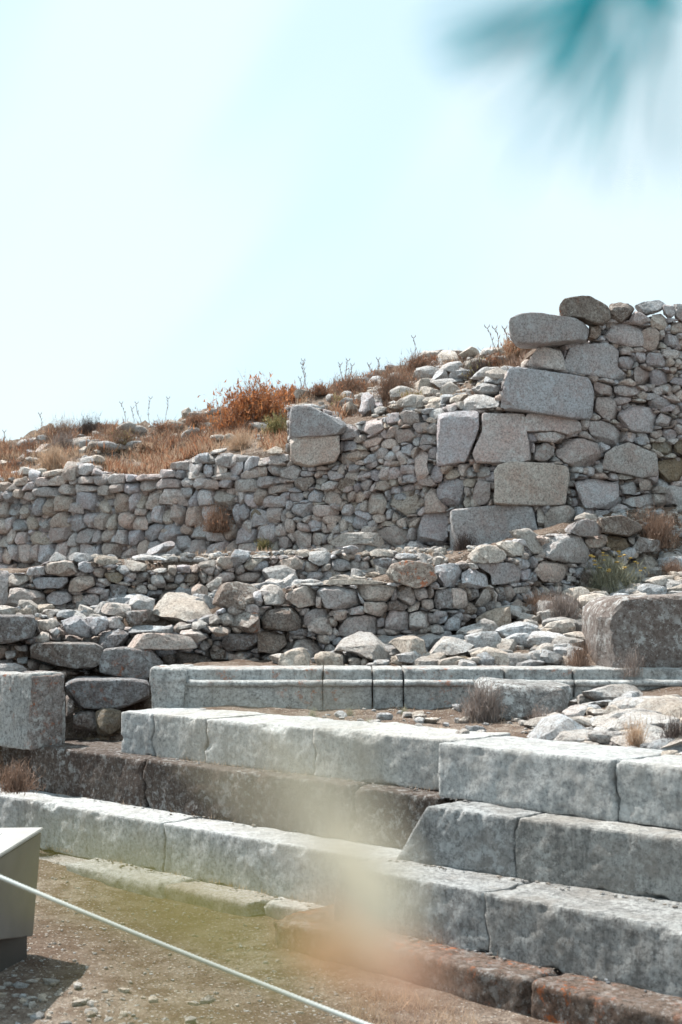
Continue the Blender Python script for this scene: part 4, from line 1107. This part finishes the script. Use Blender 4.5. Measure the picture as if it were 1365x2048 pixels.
scatter('rubble', 'broken white stone spilling down the crest beside the tall wall', [(790, 790), (850, 715), (1020, 690), (1060, 690), (1000, 790), (900, 820), (700, 842), (680, 800)], 330, .05, .46, 'pale', 8, lvl=3, pw=2.6, indiv=36, lab='white broken rock in the spill of stone on the crest beside the tall wall')
scatter('rubble', 'stones scattered in the dry grass of the slope', [(0, 900), (120, 870), (440, 825), (600, 790), (800, 740), (800, 800), (560, 880), (330, 900), (200, 930), (0, 970)], 260, .06, .46, 'pale', 9, lvl=2, indiv=34, lab='pale rock scattered in the dry grass of the left slope')
scatter('rubble', 'small stones on the bare dirt slope at the right edge', [(1180, 1030), (1380, 1015), (1380, 1180), (1240, 1190), (1290, 1120), (1200, 1090)], 650, .015, .14, 'pale', 10, lvl=2)
scatter('rubble', 'flat white broken rock at the right end of the terrace behind the top step', [(1080, 1470), (1110, 1400), (1380, 1385), (1380, 1515), (1200, 1495)], 60, .06, .5, 'pale', 12, flat=.35, lvl=3, pw=1.4, indiv=22, lab='flat white rock at the right end of the terrace behind the top step')

def crumbs(lines_, n, seed):
    r_ = np.random.RandomState(seed); Vs, Ts = [], []; D, Fb = ico(1)
    for (a, b, z, wd) in lines_:
        A, B = on_z(*a, z), on_z(*b, z); t = (B - A) / np.linalg.norm(B - A); nb = np.array([t[1], -t[0], 0]); nb = nb if nb[1] < 0 else -nb
        for i in range(n):
            s_ = .003 + .009 * r_.rand() ** 4; f = r_.rand(); c = A + (B - A) * f + nb * abs(r_.normal(.015, wd)) + np.array([0, 0, s_ * .3])
            V = D * (1 + .35 * vnoise(D * 1.7 + r_.rand(3) * 50, 2))[:, None] * s_ * np.array([1.2, 1, .6]); Vs.append(V + c); Ts.append(np.tile(tintof(r_, .25, .12), (len(V), 1)))
    Fc = np.concatenate([Fb + j * len(D) for j in range(len(Vs))])
    prop(mk('grit', np.concatenate(Vs), Fc, 'pale', tint=np.concatenate(Ts) * .7, smooth=False), 'grit and crumbs of stone lying on the step treads', 'gravel', kind='stuff')
EDGES = [((245, 1506), (868, 1583), .822, .03), ((70, 1581), (775, 1690), .49, .035), ((90, 1694), (640, 1811), .18, .05), ((878, 1596), (1365, 1652), .813, .02), ((785, 1719), (1365, 1811), .50, .03), ((700, 1847), (1365, 1987), .20, .04)]
crumbs(EDGES, 130, 5)
# ---------------------------------------------------------------- dry plants
SCRUB = []
def blades(P, n_seg, length, width, lean, r_, curve=.6, az=None, el=None):
    """thin bent strips; P base points (n,3); returns V,F"""
    n = len(P); az = r_.uniform(0, 6.283, n) if az is None else az; el = np.clip(r_.normal(0, lean, n), -1.4, 1.4) if el is None else el
    L_ = length * r_.uniform(.6, 1.25, n) if np.isscalar(length) else length; fa = r_.uniform(0, 6.283, n)
    V = np.zeros((n, (n_seg + 1) * 2, 3)); p = P.copy(); a_ = np.abs(el).copy()
    wd = width if not np.isscalar(width) else np.full(n, width)
    for k in range(n_seg + 1):
        w_ = wd * (1 - k / (n_seg + .35)); side = np.stack([np.cos(fa), np.sin(fa), 0 * fa], 1) * w_[:, None] / 2
        V[:, 2 * k] = p - side; V[:, 2 * k + 1] = p + side
        d = np.stack([np.sin(a_) * np.cos(az), np.sin(a_) * np.sin(az), np.cos(a_)], 1); p = p + d * (L_ / n_seg)[:, None]; a_ = a_ + curve * r_.uniform(.2, 1, n) / n_seg; az = az + r_.normal(0, .25, n)
    m = (n_seg + 1) * 2; q = np.array([[2 * k, 2 * k + 1, 2 * k + 3, 2 * k + 2] for k in range(n_seg)]); Q = (np.arange(n)[:, None, None] * m + q[None]).reshape(-1, 4)
    return V.reshape(-1, 3), Q, m
def tints(n, m, r_, amt=.3, warm=.08):
    b = 1 + r_.uniform(-amt, amt, n); w_ = r_.uniform(-warm, warm, n); return np.repeat(np.stack([b * (1 + w_), b, b * (1 - w_)], 1), m, 0)
def on_region(region, n, r_, clump=0., y1=34):
    reg = np.array(region, float); lo, hi = reg.min(0), reg.max(0); px = r_.uniform(lo[0], hi[0], n * 4); py = r_.uniform(lo[1], hi[1], n * 4); m = inpoly(px, py, reg)
    if clump: m &= (fbm(np.stack([px, py * 2, 0 * px], 1) / 38., 31, 3) + r_.uniform(-.35, .35, len(px))) > clump
    px, py = px[m][:n], py[m][:n]; Y = hit(px, py, y1=y1); ok = ~np.isnan(Y); return unp(px[ok], py[ok], Y[ok])
def grass(name, label, region, n, length, width, mat, seed, clump=0., lean=.5):
    r_ = np.random.RandomState(seed); P = on_region(region, n, r_, clump); P[:, 2] -= .01
    V, Q, m = blades(P, 3, length, width, lean, r_); prop(mk(name, V, Q, mat, tint=tints(len(P), m, r_)), label, 'dry grass', kind='stuff')
slope = [(-20, 985), (-20, 893), (100, 866), (200, 857), (330, 847), (430, 829), (520, 800), (600, 792), (700, 768), (800, 742), (830, 760), (700, 830), (585, 900), (450, 915), (320, 955), (200, 945), (60, 950)]
grass('dry_grass', 'straw coloured dry grass covering the slope behind the long wall', slope, 17000, .12, .014, 'straw', 1, -.12)
grass('dry_grass', 'rust brown withered plants mixed through the slope grass', slope, 7500, .17, .026, 'rustleaf', 2, .12, .9)
grass('dry_grass', 'brown dead stems over the upper slope', [(-20, 960), (-20, 893), (100, 868), (330, 849), (520, 805), (850, 732), (1020, 700), (1040, 740), (900, 760), (760, 800), (560, 860), (330, 905), (100, 940)], 11000, .22, .010, 'browntwig', 3, -.1, .8)
rb_ = np.random.RandomState(99); BL_ = ['rust brown', 'dull brown', 'straw brown', 'grey brown']
for k_, (px_, py_, w0_, m_, lf_, lab_) in enumerate([(60, 905, 60, 'browntwig', 'rustleaf', 'rust brown low scrub at the far left of the slope'), (330, 868, 70, 'browntwig', 'rustleaf', 'dull brown scrub mid slope above the coursed wall dip'), (395, 850, 60, 'browntwig', 'rustleaf', 'rust brown scrub left of the large orange bush'), (290, 905, 50, 'browntwig', 'straw', 'dark brown scrub just above the dip in the coursed wall'), (370, 900, 46, 'greytwig', 'straw', 'grey brown scrub right of the dip in the coursed wall'), (640, 790, 60, 'browntwig', 'rustleaf', 'brown scrub on the skyline right of the twin stalks'), (745, 768, 60, 'greytwig', 'rustleaf', 'grey and rust scrub on the skyline above the white rubble'), (30, 940, 50, 'browntwig', 'rustleaf', 'rust scrub in front of the far left stone heap'), (210, 868, 50, 'browntwig', 'rustleaf', 'rust brown scrub right of the dark grey thorny bush'), (905, 745, 60, 'browntwig', 'straw', 'brown scrub just under the skyline right of the dark overhanging rock'), (1000, 735, 60, 'browntwig', 'rustleaf', 'rusty scrub in the stone spill left of the lintel'), (930, 800, 46, 'browntwig', 'straw', 'small brown scrub above the coping beside the golden brown stone'), (1030, 770, 36, 'browntwig', 'rustleaf', 'small rusty tuft against the upper left corner of the great block'), (870, 730, 40, 'browntwig', 'rustleaf', 'rust scrub below the pale skyline slab')]):
    SCRUB.append((px_, py_, w0_, m_, lf_, lab_))
grass('dry_grass', 'brown and straw coloured weeds between the rocks of the crest', [(780, 790), (850, 722), (1020, 694), (1060, 694), (1010, 790), (900, 815), (700, 835), (690, 800)], 5000, .13, .014, 'browntwig', 12, -.05, .9)
grass('dry_grass', 'short straw on the ledge at the foot of the long wall', [(340, 1085), (430, 1085), (900, 1085), (860, 1112), (430, 1122), (280, 1125)], 900, .07, .008, 'straw', 4, .1)
grass('dry_grass', 'thin dead grass on the scree at right', [(640, 1325), (900, 1295), (1000, 1240), (1150, 1200), (1365, 1120), (1365, 1190), (1180, 1240), (1160, 1340)], 2600, .07, .006, 'browntwig', 5, .12, .8)
grass('dry_grass', 'little dry tufts on the terrace behind the top step', [(600, 1412), (1365, 1400), (1370, 1530), (1150, 1500), (880, 1468), (640, 1440)], 1100, .05, .005, 'straw', 6, .2, .7)
grass('dry_grass', 'golden dead grass under the lowest rust coloured step', [(690, 2010), (800, 1985), (960, 2048), (980, 2100), (720, 2090)], 1500, .09, .0035, 'straw', 7, -.3, .8)
grass('dry_grass', 'faint tufts on the brown dirt at the foot of the pale kerb', [(80, 1745), (300, 1790), (520, 1860), (560, 1900), (300, 1850), (80, 1790)], 700, .03, .003, 'olive', 8, .15, .8)

def edge_grass(lines_, n, seed):
    r_ = np.random.RandomState(seed); Ps = []
    for (a, b, z, wd) in lines_:
        A, B = on_z(*a, z), on_z(*b, z); f = r_.rand(n * 6); keep = fbm(np.stack([f * 14 + z * 9, 0 * f, 0 * f], 1), 3, 2) > .18; f = f[keep][:n]
        Ps.append(A + (B - A) * f[:, None] + np.stack([r_.normal(0, .01, len(f)), -np.abs(r_.normal(.008, .012, len(f))), 0 * f], 1))
    P = np.concatenate(Ps); V, Q, m = blades(P, 3, .035, .003, .8, r_); prop(mk('dry_grass', V, Q, 'straw', tint=tints(len(P), m, r_)), 'little dry tufts growing in the angle of the steps', 'dry grass', kind='stuff')
edge_grass(EDGES[:3] + EDGES[5:], 170, 8)
def bush(name, label, px, py, wpx, hpx, n, mat, seed, dist=0, lean=.75, width=.008, nseg=5, curve=.5, leaf=None, cat='bush', seg=.55, group=None):
    r_ = np.random.RandomState(seed)
    if dist <= 0: dist = hit([px], [py])[0]
    dist = 20. if np.isnan(dist) else dist; O = unp(px, py, dist); sc_ = dist / F; W_, H_ = wpx * sc_ / 2, hpx * sc_
    B = O + np.stack([r_.normal(0, .28 * W_, n), r_.normal(0, .28 * W_, n), -np.abs(r_.normal(0, .01, n))], 1)
    el = np.abs(r_.normal(0, lean, n)); el = np.clip(el, 0, 1.45); top = np.sqrt((np.cos(el) * H_) ** 2 + (np.sin(el) * W_) ** 2)
    lump = 1 + .28 * fbm(np.stack([el * 2, r_.uniform(0, 3, n), 0 * el + seed], 1), 3, 2)
    V, Q, m = blades(B, nseg, top * r_.uniform(.55, 1.05, n) * lump, width, 0, r_, curve, el=el)
    T = tints(n, m, r_, .3); parts = [(V, Q)]; Ts = [T]
    # side twigs from the outer half of the stems
    Vb = V.reshape(n, m, 3); k = r_.randint(m // 4, m // 2, n * 2); idx = r_.randint(0, n, n * 2); Pb = Vb[idx, 2 * (k // 1) % m]
    V2, Q2, m2 = blades(Pb, 2, .28 * H_, width * .7, .9, r_, .4); parts.append((V2, Q2)); Ts.append(tints(len(Pb), m2, r_, .3))
    V, Q = merge(parts); o = mk(name, V, Q, mat, tint=np.concatenate(Ts), origin=O)
    prop(o, label, cat, group)
    if leaf:
        lm, ln_, lw, nm = leaf; idx = r_.randint(0, n, ln_); k = r_.randint(2, m, ln_); Pb = Vb[idx, k] + r_.normal(0, .03 * H_, (ln_, 3))
        V3, Q3, m3 = blades(Pb, 2, lw * 2.2, lw, 1.2, r_, .5); V3 = V3 - np.array(O); me_o = mk(nm, V3 + np.array(O), Q3, lm, o, tint=tints(ln_, m3, r_, .35)); me_o.location = Vector((V3 + np.array(O)).mean(0) * 0 + np.array([(V3)[:, 0].mean(), (V3)[:, 1].mean(), (V3)[:, 2].min()])); prop(me_o, kind='stuff')
    return o
bush('bracken_bush', 'large rust orange bush of dead bracken on the slope left of the two-block pier', 510, 855, 150, 90, 700, 'browntwig', 11, leaf=('bracken', 5200, .030, 'leaves'))
bush('bracken_bush', 'smaller rust orange bracken clump on the skyline, left of the pier top', 585, 815, 110, 45, 350, 'browntwig', 12, leaf=('bracken', 2200, .028, 'leaves'))
bush('bracken_bush', 'low bracken clump filling the slope between the orange bush and the coursed wall', 465, 870, 70, 60, 250, 'browntwig', 13, leaf=('bracken', 1300, .026, 'leaves'))
bush('dry_bush', 'light brown feathery bush on the skyline at left', 128, 885, 70, 45, 900, 'browntwig', 14, width=.006, leaf=('straw', 500, .015, 'leaves'))
bush('dry_bush', 'dark grey thorny bush on the skyline beside the light feathery one', 180, 878, 55, 42, 1000, 'darktwig', 15, width=.007)
bush('dry_bush', 'grey twiggy bush below the light feathery one', 130, 905, 60, 40, 800, 'greytwig', 16, width=.006)
bush('dry_bush', 'brown bush with olive tips in the middle of the left slope', 245, 900, 50, 48, 500, 'browntwig', 17, leaf=('olive', 600, .018, 'leaves'))
bush('dry_bush', 'upright straw bush above the left end of the coursed wall', 105, 945, 75, 52, 700, 'straw', 18, lean=.45, width=.008)
bush('dry_bush', 'olive green and straw fern left of the two-block pier', 555, 872, 60, 40, 260, 'olive', 19, leaf=('olive', 900, .022, 'leaves'))
bush('dry_bush', 'fluffy beige bush under the bracken clump', 480, 900, 60, 40, 600, 'straw', 27, width=.006)
bush('dry_bush', 'brown twiggy bush on the crest right of the pier', 790, 800, 95, 62, 1100, 'browntwig', 20, width=.007, leaf=('rustleaf', 300, .02, 'leaves'))
bush('dry_bush', 'reddish brown bush on the skyline below the dark rock', 838, 750, 60, 42, 700, 'browntwig', 21, leaf=('rustleaf', 700, .02, 'leaves'))
bush('dry_bush', 'brown bush on the slope above the pointed grey stone', 700, 795, 80, 45, 700, 'browntwig', 22, leaf=('rustleaf', 700, .022, 'leaves'))
bush('dry_bush', 'pale yellow fern just above the tall wall coping', 825, 808, 50, 28, 300, 'straw', 23, leaf=('olive', 500, .018, 'leaves'))
bush('dry_bush', 'pale yellow fern between the pier and the pointed grey stone', 683, 812, 40, 24, 240, 'straw', 24, leaf=('olive', 400, .018, 'leaves'))
bush('dry_bush', 'green brown thorny bush beside the great upper block', 962, 765, 50, 48, 800, 'darktwig', 25, width=.007, leaf=('olive', 350, .018, 'leaves'))
bush('dry_bush', 'rust and straw tuft tucked under the overhanging lintel', 1040, 712, 80, 48, 500, 'straw', 26, dist=16.6, leaf=('rustleaf', 700, .022, 'leaves'))
for k_, (px_, py_, w0_, m_, lf_, lab_) in enumerate(SCRUB): bush('dry_bush', lab_, px_, py_, w0_, w0_ * .42, 420, m_, 200 + k_, width=.007, lean=.95, leaf=(lf_, 500, .02, 'leaves'))
bush('wall_plant', 'round rust brown dry plant growing out of the long wall', 436, 1062, 58, 46, 900, 'browntwig', 31, dist=float(d_back(436)) - .12, lean=1.0, width=.007, leaf=('rustleaf', 300, .016, 'leaves'), cat='plant')
bush('wall_plant', 'small green tuft at the foot of the coursed wall', 527, 1098, 34, 22, 300, 'olive', 32, dist=float(d_back(527)) - .15, cat='plant')
bush('wall_plant', 'dark thorny tuft against the biggest bottom block of the tall wall', 930, 1112, 42, 44, 600, 'darktwig', 33, dist=float(d_back(930)) - .25, width=.006, cat='plant')
bush('dry_bush', 'grey dead shrub in the middle of the scree', 1125, 1250, 75, 62, 1300, 'greytwig', 34, width=.005)
bush('dry_bush', 'brown grey dead shrub left of the grey one on the scree', 1080, 1228, 70, 40, 900, 'browntwig', 35, width=.005)
bush('dry_bush', 'small dead shrub by the upright slab and big weathered block', 1160, 1345, 36, 60, 500, 'browntwig', 36, width=.004)
bush('dry_bush', 'grey woody shrub at the left end of the fallen block', 965, 1450, 80, 74, 1500, 'greytwig', 37, dist=9.7, width=.0045)
bush('dry_bush', 'thin dead twigs along the front of the fallen block', 1085, 1458, 90, 44, 350, 'greytwig', 38, dist=9.65, width=.005)
bush('dry_bush', 'wispy dead twigs in front of the big weathered block', 1262, 1350, 60, 50, 260, 'greytwig', 39, dist=10.85, width=.004)
bush('dry_bush', 'brown shrub on the dirt slope at the right edge', 1308, 1095, 90, 70, 1100, 'browntwig', 40, width=.006)
bush('dry_bush', 'low brown shrub at the far right behind the big weathered block', 1345, 1150, 60, 30, 500, 'browntwig', 41, width=.005)
bush('dry_bush', 'dark twiggy shrub at the right edge above the top step', 1355, 1500, 50, 60, 700, 'darktwig', 42, width=.004)
bush('dry_bush', 'small yellowish tuft beside the pale rocks above the top step', 1270, 1498, 40, 60, 260, 'straw', 43, width=.004, lean=.4)
bush('dry_bush', 'dead roots and twigs in the broken corner of the dark step', 30, 1580, 80, 60, 500, 'browntwig', 44, dist=10.25, width=.006, lean=1.1)
bush('dry_bush', 'pale dry weeds at the foot of the sill next to the squared block', 215, 1478, 60, 18, 150, 'straw', 45, width=.004)
# yellow flowering plant
yf = bush('flowering_plant', 'grey green plant with upright stems and small yellow flower heads, on the scree', 1230, 1190, 90, 75, 1100, 'sage', 51, width=.006, cat='plant', leaf=('sage', 700, .014, 'leaves'))
def stems(parent, O, n, hmax, spread, mat, headmat, r_, head=.012, hn=1, wid=.0035):
    Vs, Hs = [], []
    for i in range(n):
        a = r_.uniform(0, 6.28); h = hmax * r_.uniform(.5, 1); b = O + np.array([r_.normal(0, spread * .3), r_.normal(0, spread * .3), 0]); e = b + np.array([math.cos(a) * spread * r_.uniform(.3, 1), math.sin(a) * spread * .5, h])
        f_ = np.linspace(0, 1, 6)[:, None]; pts = b + (e - b) * f_ + np.array([math.cos(a), 0, 0]) * (np.sin(f_ * 3.14) * -.06 * h); Vs.append(tube(pts, wid * np.linspace(1, .5, 6), 4))
        D, Fh = ico(2); hd = D * np.array([1.5, 1.5, .6]); hd = hd * (1 + .35 * vnoise(hd * 2.5 + i, 5))[:, None]; mk('flower_head', e + hd * head * r_.uniform(.8, 1.3), Fh, headmat, parent)
    for V, Q in Vs: mk('stem', V, Q, mat, parent)
O_ = np.array(yf.location); stems(yf, O_, 34, .42, .28, 'sage', 'yellow', np.random.RandomState(3), .012, 3)
# tall dry stalks against the sky
def stalk(px, py, hpx, label, seed, kind=0, dist=0, leanx=0.):
    r_ = np.random.RandomState(seed)
    if dist <= 0:
        dist = np.nan
        for q in range(0, 24, 3):
            dist = hit([px], [py + q])[0]
            if not np.isnan(dist): break
    O = unp(px, py, dist) - np.array([0, 0, .05]); H = hpx * dist / F + .05; f_ = np.linspace(0, 1, 9)[:, None]
    pts = O + np.array([leanx * H, 0, H]) * f_ + np.concatenate([fbm(f_ * 3 + seed, 1, 2)[:, None] * .02, 0 * f_, 0 * f_], 1) if False else O + np.array([leanx * H, 0, H]) * f_ + np.stack([.02 * np.sin(f_[:, 0] * 5 + seed), 0 * f_[:, 0], 0 * f_[:, 0]], 1)
    parts = [tube(pts, .0042 * np.linspace(1.1, .5, 9), 4)]
    for k in range(6 if kind == 0 else 2):
        t_ = r_.uniform(.35, .98); b = pts[int(t_ * 8)]; a = r_.uniform(0, 6.28); l = H * r_.uniform(.05, .16); e = b + np.array([math.cos(a) * l * .6, math.sin(a) * l * .6, l]); parts.append(tube(np.array([b, (b + e) / 2 + np.array([0, 0, -.01]), e]), .0024, 3))
        D, Fh = ico(1); 
        if k % 2 == 0: pass
    for j in range(5):
        c = pts[-1 - j % 4]; parts.append(tube(np.array([c + [0, 0, -.01], c + [.012 * (j - 2), 0, .012], c + [.016 * (j - 2), 0, .04]]), np.array([.003, .006, .002]), 4))
    V, Q = merge(parts); o = mk('dry_stalk', V, Q, 'browntwig', origin=O); prop(o, label, 'dry stalk')
    return o
SK = [(10, 893, 30, 'leaning short dry stalk at the far left of the skyline', -.1), (82, 872, 44, 'lone dry stalk left of the feathery bush', -.05), (252, 852, 46, 'leaning stalk, leftmost of the group right of the dark bush', -.15), (266, 850, 34, 'short straight stalk second in the group right of the dark bush', .02), (283, 848, 42, 'leaning stalk in the middle of the skyline group', -.2), (298, 846, 50, 'tallest branching stalk of the left skyline group', .02), (334, 846, 50, 'thin stalk with a branching tip, rightmost of the left skyline group', .0), (600, 792, 36, 'short stalk left of the twin tall stalks', .0), (606, 790, 70, 'tallest twin stalk on the skyline above the pier', .03), (610, 790, 62, 'slightly shorter twin stalk above the pier', -.03), (688, 770, 42, 'leaning stalk in the small cluster right of the twin stalks', -.12), (694, 768, 48, 'upright stalk in the small cluster right of the twin stalks', .02), (701, 766, 36, 'short stalk ending the small cluster right of the twin stalks', .04), (758, 752, 34, 'fine single stalk above the brown crest bushes', -.06), (829, 732, 58, 'branching stalk left of the dark skyline rock', .0), (740, 755, 26, 'thin short stalk left of the fine single one', .05), (420, 832, 24, 'short stalk just left of the rust orange bush', .0)]
for k, (a, b, h, lab, lx) in enumerate(SK): stalk(a, b, h, lab, 60 + k, 0, 0, lx)
stalk(1008, 712, 58, 'long bare curved stalk left of the overhanging lintel', 91, 1, 16.8, -.55); stalk(1005, 702, 46, 'bare stalk leaning beside the curved one near the lintel', 92, 1, 16.8, -.3); stalk(1012, 706, 50, 'thick upright brown stalk closest to the lintel', 93, 0, 16.8, .0)
for k, (a, b) in enumerate([(700, 1432), (737, 1452), (810, 1432), (625, 1434), (885, 1415), (1230, 1455)]):
    bush('seedling', ['tiny green weed on the terrace below the crack in the sill', 'tiny pale green weed nearest the top step edge', 'little grey green weed under the right sill joint', 'little weed near the left part of the sill', 'small green sprig left of the grey woody shrub', 'small white flowered sprig below the fallen block'][k], a, b, 22, 20, 60, 'sage', 70 + k, width=.004, cat='plant', leaf=('sage', 60, .008, 'leaves'))

# ---------------------------------------------------------------- out-of-focus foliage right in front of the lens
def leafcard(base, tip, width, r_, curl=.12, n=9):
    base = np.asarray(base, float); tip = np.asarray(tip, float); f_ = np.linspace(0, 1, n); d = tip - base; L_ = np.linalg.norm(d); d /= L_
    s = np.cross(d, [0, 1, 0]); s /= np.linalg.norm(s); nn = np.cross(s, d); w_ = width * np.sin(np.pi * np.clip(f_ * .93 + .05, 0, 1)) ** .8
    c = base + d * (f_ * L_)[:, None] + nn * (np.sin(f_ * np.pi) * curl * L_)[:, None]
    rows = [c - s * w_[:, None] / 2 + nn * .08 * width, c, c + s * w_[:, None] / 2 + nn * .08 * width]
    th = nn * .0004; V = np.array([r + th for r in rows] + [r - th for r in rows]); a = len(rows); g = np.arange(a * 2 * n).reshape(2 * a, n)
    ring = [0, 1, 2, 5, 4, 3, 0]; Q = []
    for i in range(6):
        A, B = g[ring[i]], g[ring[i + 1]]; Q.append(np.stack([A[:-1], A[1:], B[1:], B[:-1]], -1))
    return V.reshape(-1, 3), np.concatenate(Q)
M['teal'] = leaf_mat('blue_green_needles', (.002, .42, .50), (.003, .50, .58), .5, .6, 30)
M['creamleaf'] = leaf_mat('cream_leaf', (.86, .81, .68), (.84, .78, .64), .5, .6, 20)
M['greenleaf'] = leaf_mat('olive_green_leaf', (.42, .38, .12), (.38, .36, .10), .5, .6, 20)
M['petal'] = leaf_mat('peach_petal', (.84, .63, .50), (.80, .57, .44), .5, .6, 20)
M['bark'] = leaf_mat('twig_bark', (.10, .12, .10), (.07, .09, .08), 0)
r_ = np.random.RandomState(5)
pb = root('conifer_branch', unp(1300, -60, .42), 'blurred blue green conifer twig hanging into the top right corner', 'branch')
tw = np.array([unp(a, b, c) for a, b, c in ((1500, -260, .46), (1400, -160, .44), (1330, -60, .42), (1290, 0, .41))]); V, Q = tube(tw, .0016, 8); mk('twig', V, Q, 'bark', pb)
def needle_group(n, x0, y0, x1, y1, sx, sy, w0, dist):
    ps = []
    for i in range(n):
        a = unp(x0 + r_.normal(0, sx * .35), y0 + r_.normal(0, sy * .35), dist + r_.uniform(-.02, .02)); b = unp(x1 + r_.normal(0, sx), y1 + r_.normal(0, sy), dist + r_.uniform(-.03, .03)); f_ = np.linspace(0, 1, 6)[:, None]
        V, Q = tube(a + (b - a) * f_ + np.array([0, .004, 0]) * np.sin(f_ * 3.1), w0 * np.linspace(1, .45, 6), 6); mk('needle', V, Q, 'teal', pb)
needle_group(15, 1300, -60, 1290, 10, 42, 16, .0014, .42)
needle_group(10, 1240, -50, 1100, 165, 22, 26, .0013, .42)
needle_group(7, 1250, 60, 1165, 300, 22, 34, .0010, .36)
needle_group(9, 1230, -60, 900, 110, 60, 50, .0013, .32)
needle_group(4, 1340, -60, 1320, 70, 22, 30, .0014, .38)
needle_group(5, 1330, -40, 1290, 360, 45, 50, .0010, .32)
needle_group(4, 1250, -40, 1010, 300, 45, 50, .0010, .30)
sg = root('leafy_sprig', unp(720, 2300, .36), 'blurred sprig of cream and olive leaves with a peach petal, bottom centre', 'sprig')
st = np.array([unp(a, b, c) for a, b, c in ((760, 2500, .38), (740, 2300, .36), (700, 2120, .35))]); V, Q = tube(st, .0013, 8); mk('twig', V, Q, 'bark', sg)
for (a, b, w_, mt_, dd, nm) in [((790, 1900), (650, 1640), 190, 'creamleaf', .24, 'leaf'), ((600, 1860), (900, 1990), 140, 'petal', .25, 'petal'), ((700, 2000), (20, 1720), 150, 'greenleaf', .15, 'leaf'), ((740, 1800), (400, 1440), 80, 'creamleaf', .16, 'leaf'), ((740, 1760), (610, 1400), 80, 'creamleaf', .16, 'leaf'), ((620, 2240), (150, 1990), 70, 'greenleaf', .17, 'leaf')]:
    V, Q = leafcard(unp(*a, dd), unp(*b, dd + .01), w_ * dd / F, r_); mk(nm, V, Q, mt_, sg)

# repeats share a group
GR = {'rock': 'loose rocks lying about the ruin', 'dry stalk': 'dry stalks on the skyline', 'step': 'courses of the stone steps', 'bush': 'dry bushes on the slopes'}
for o in list(col.objects):
    if o.parent is None and o.get('category') in GR: o['group'] = GR[o['category']]
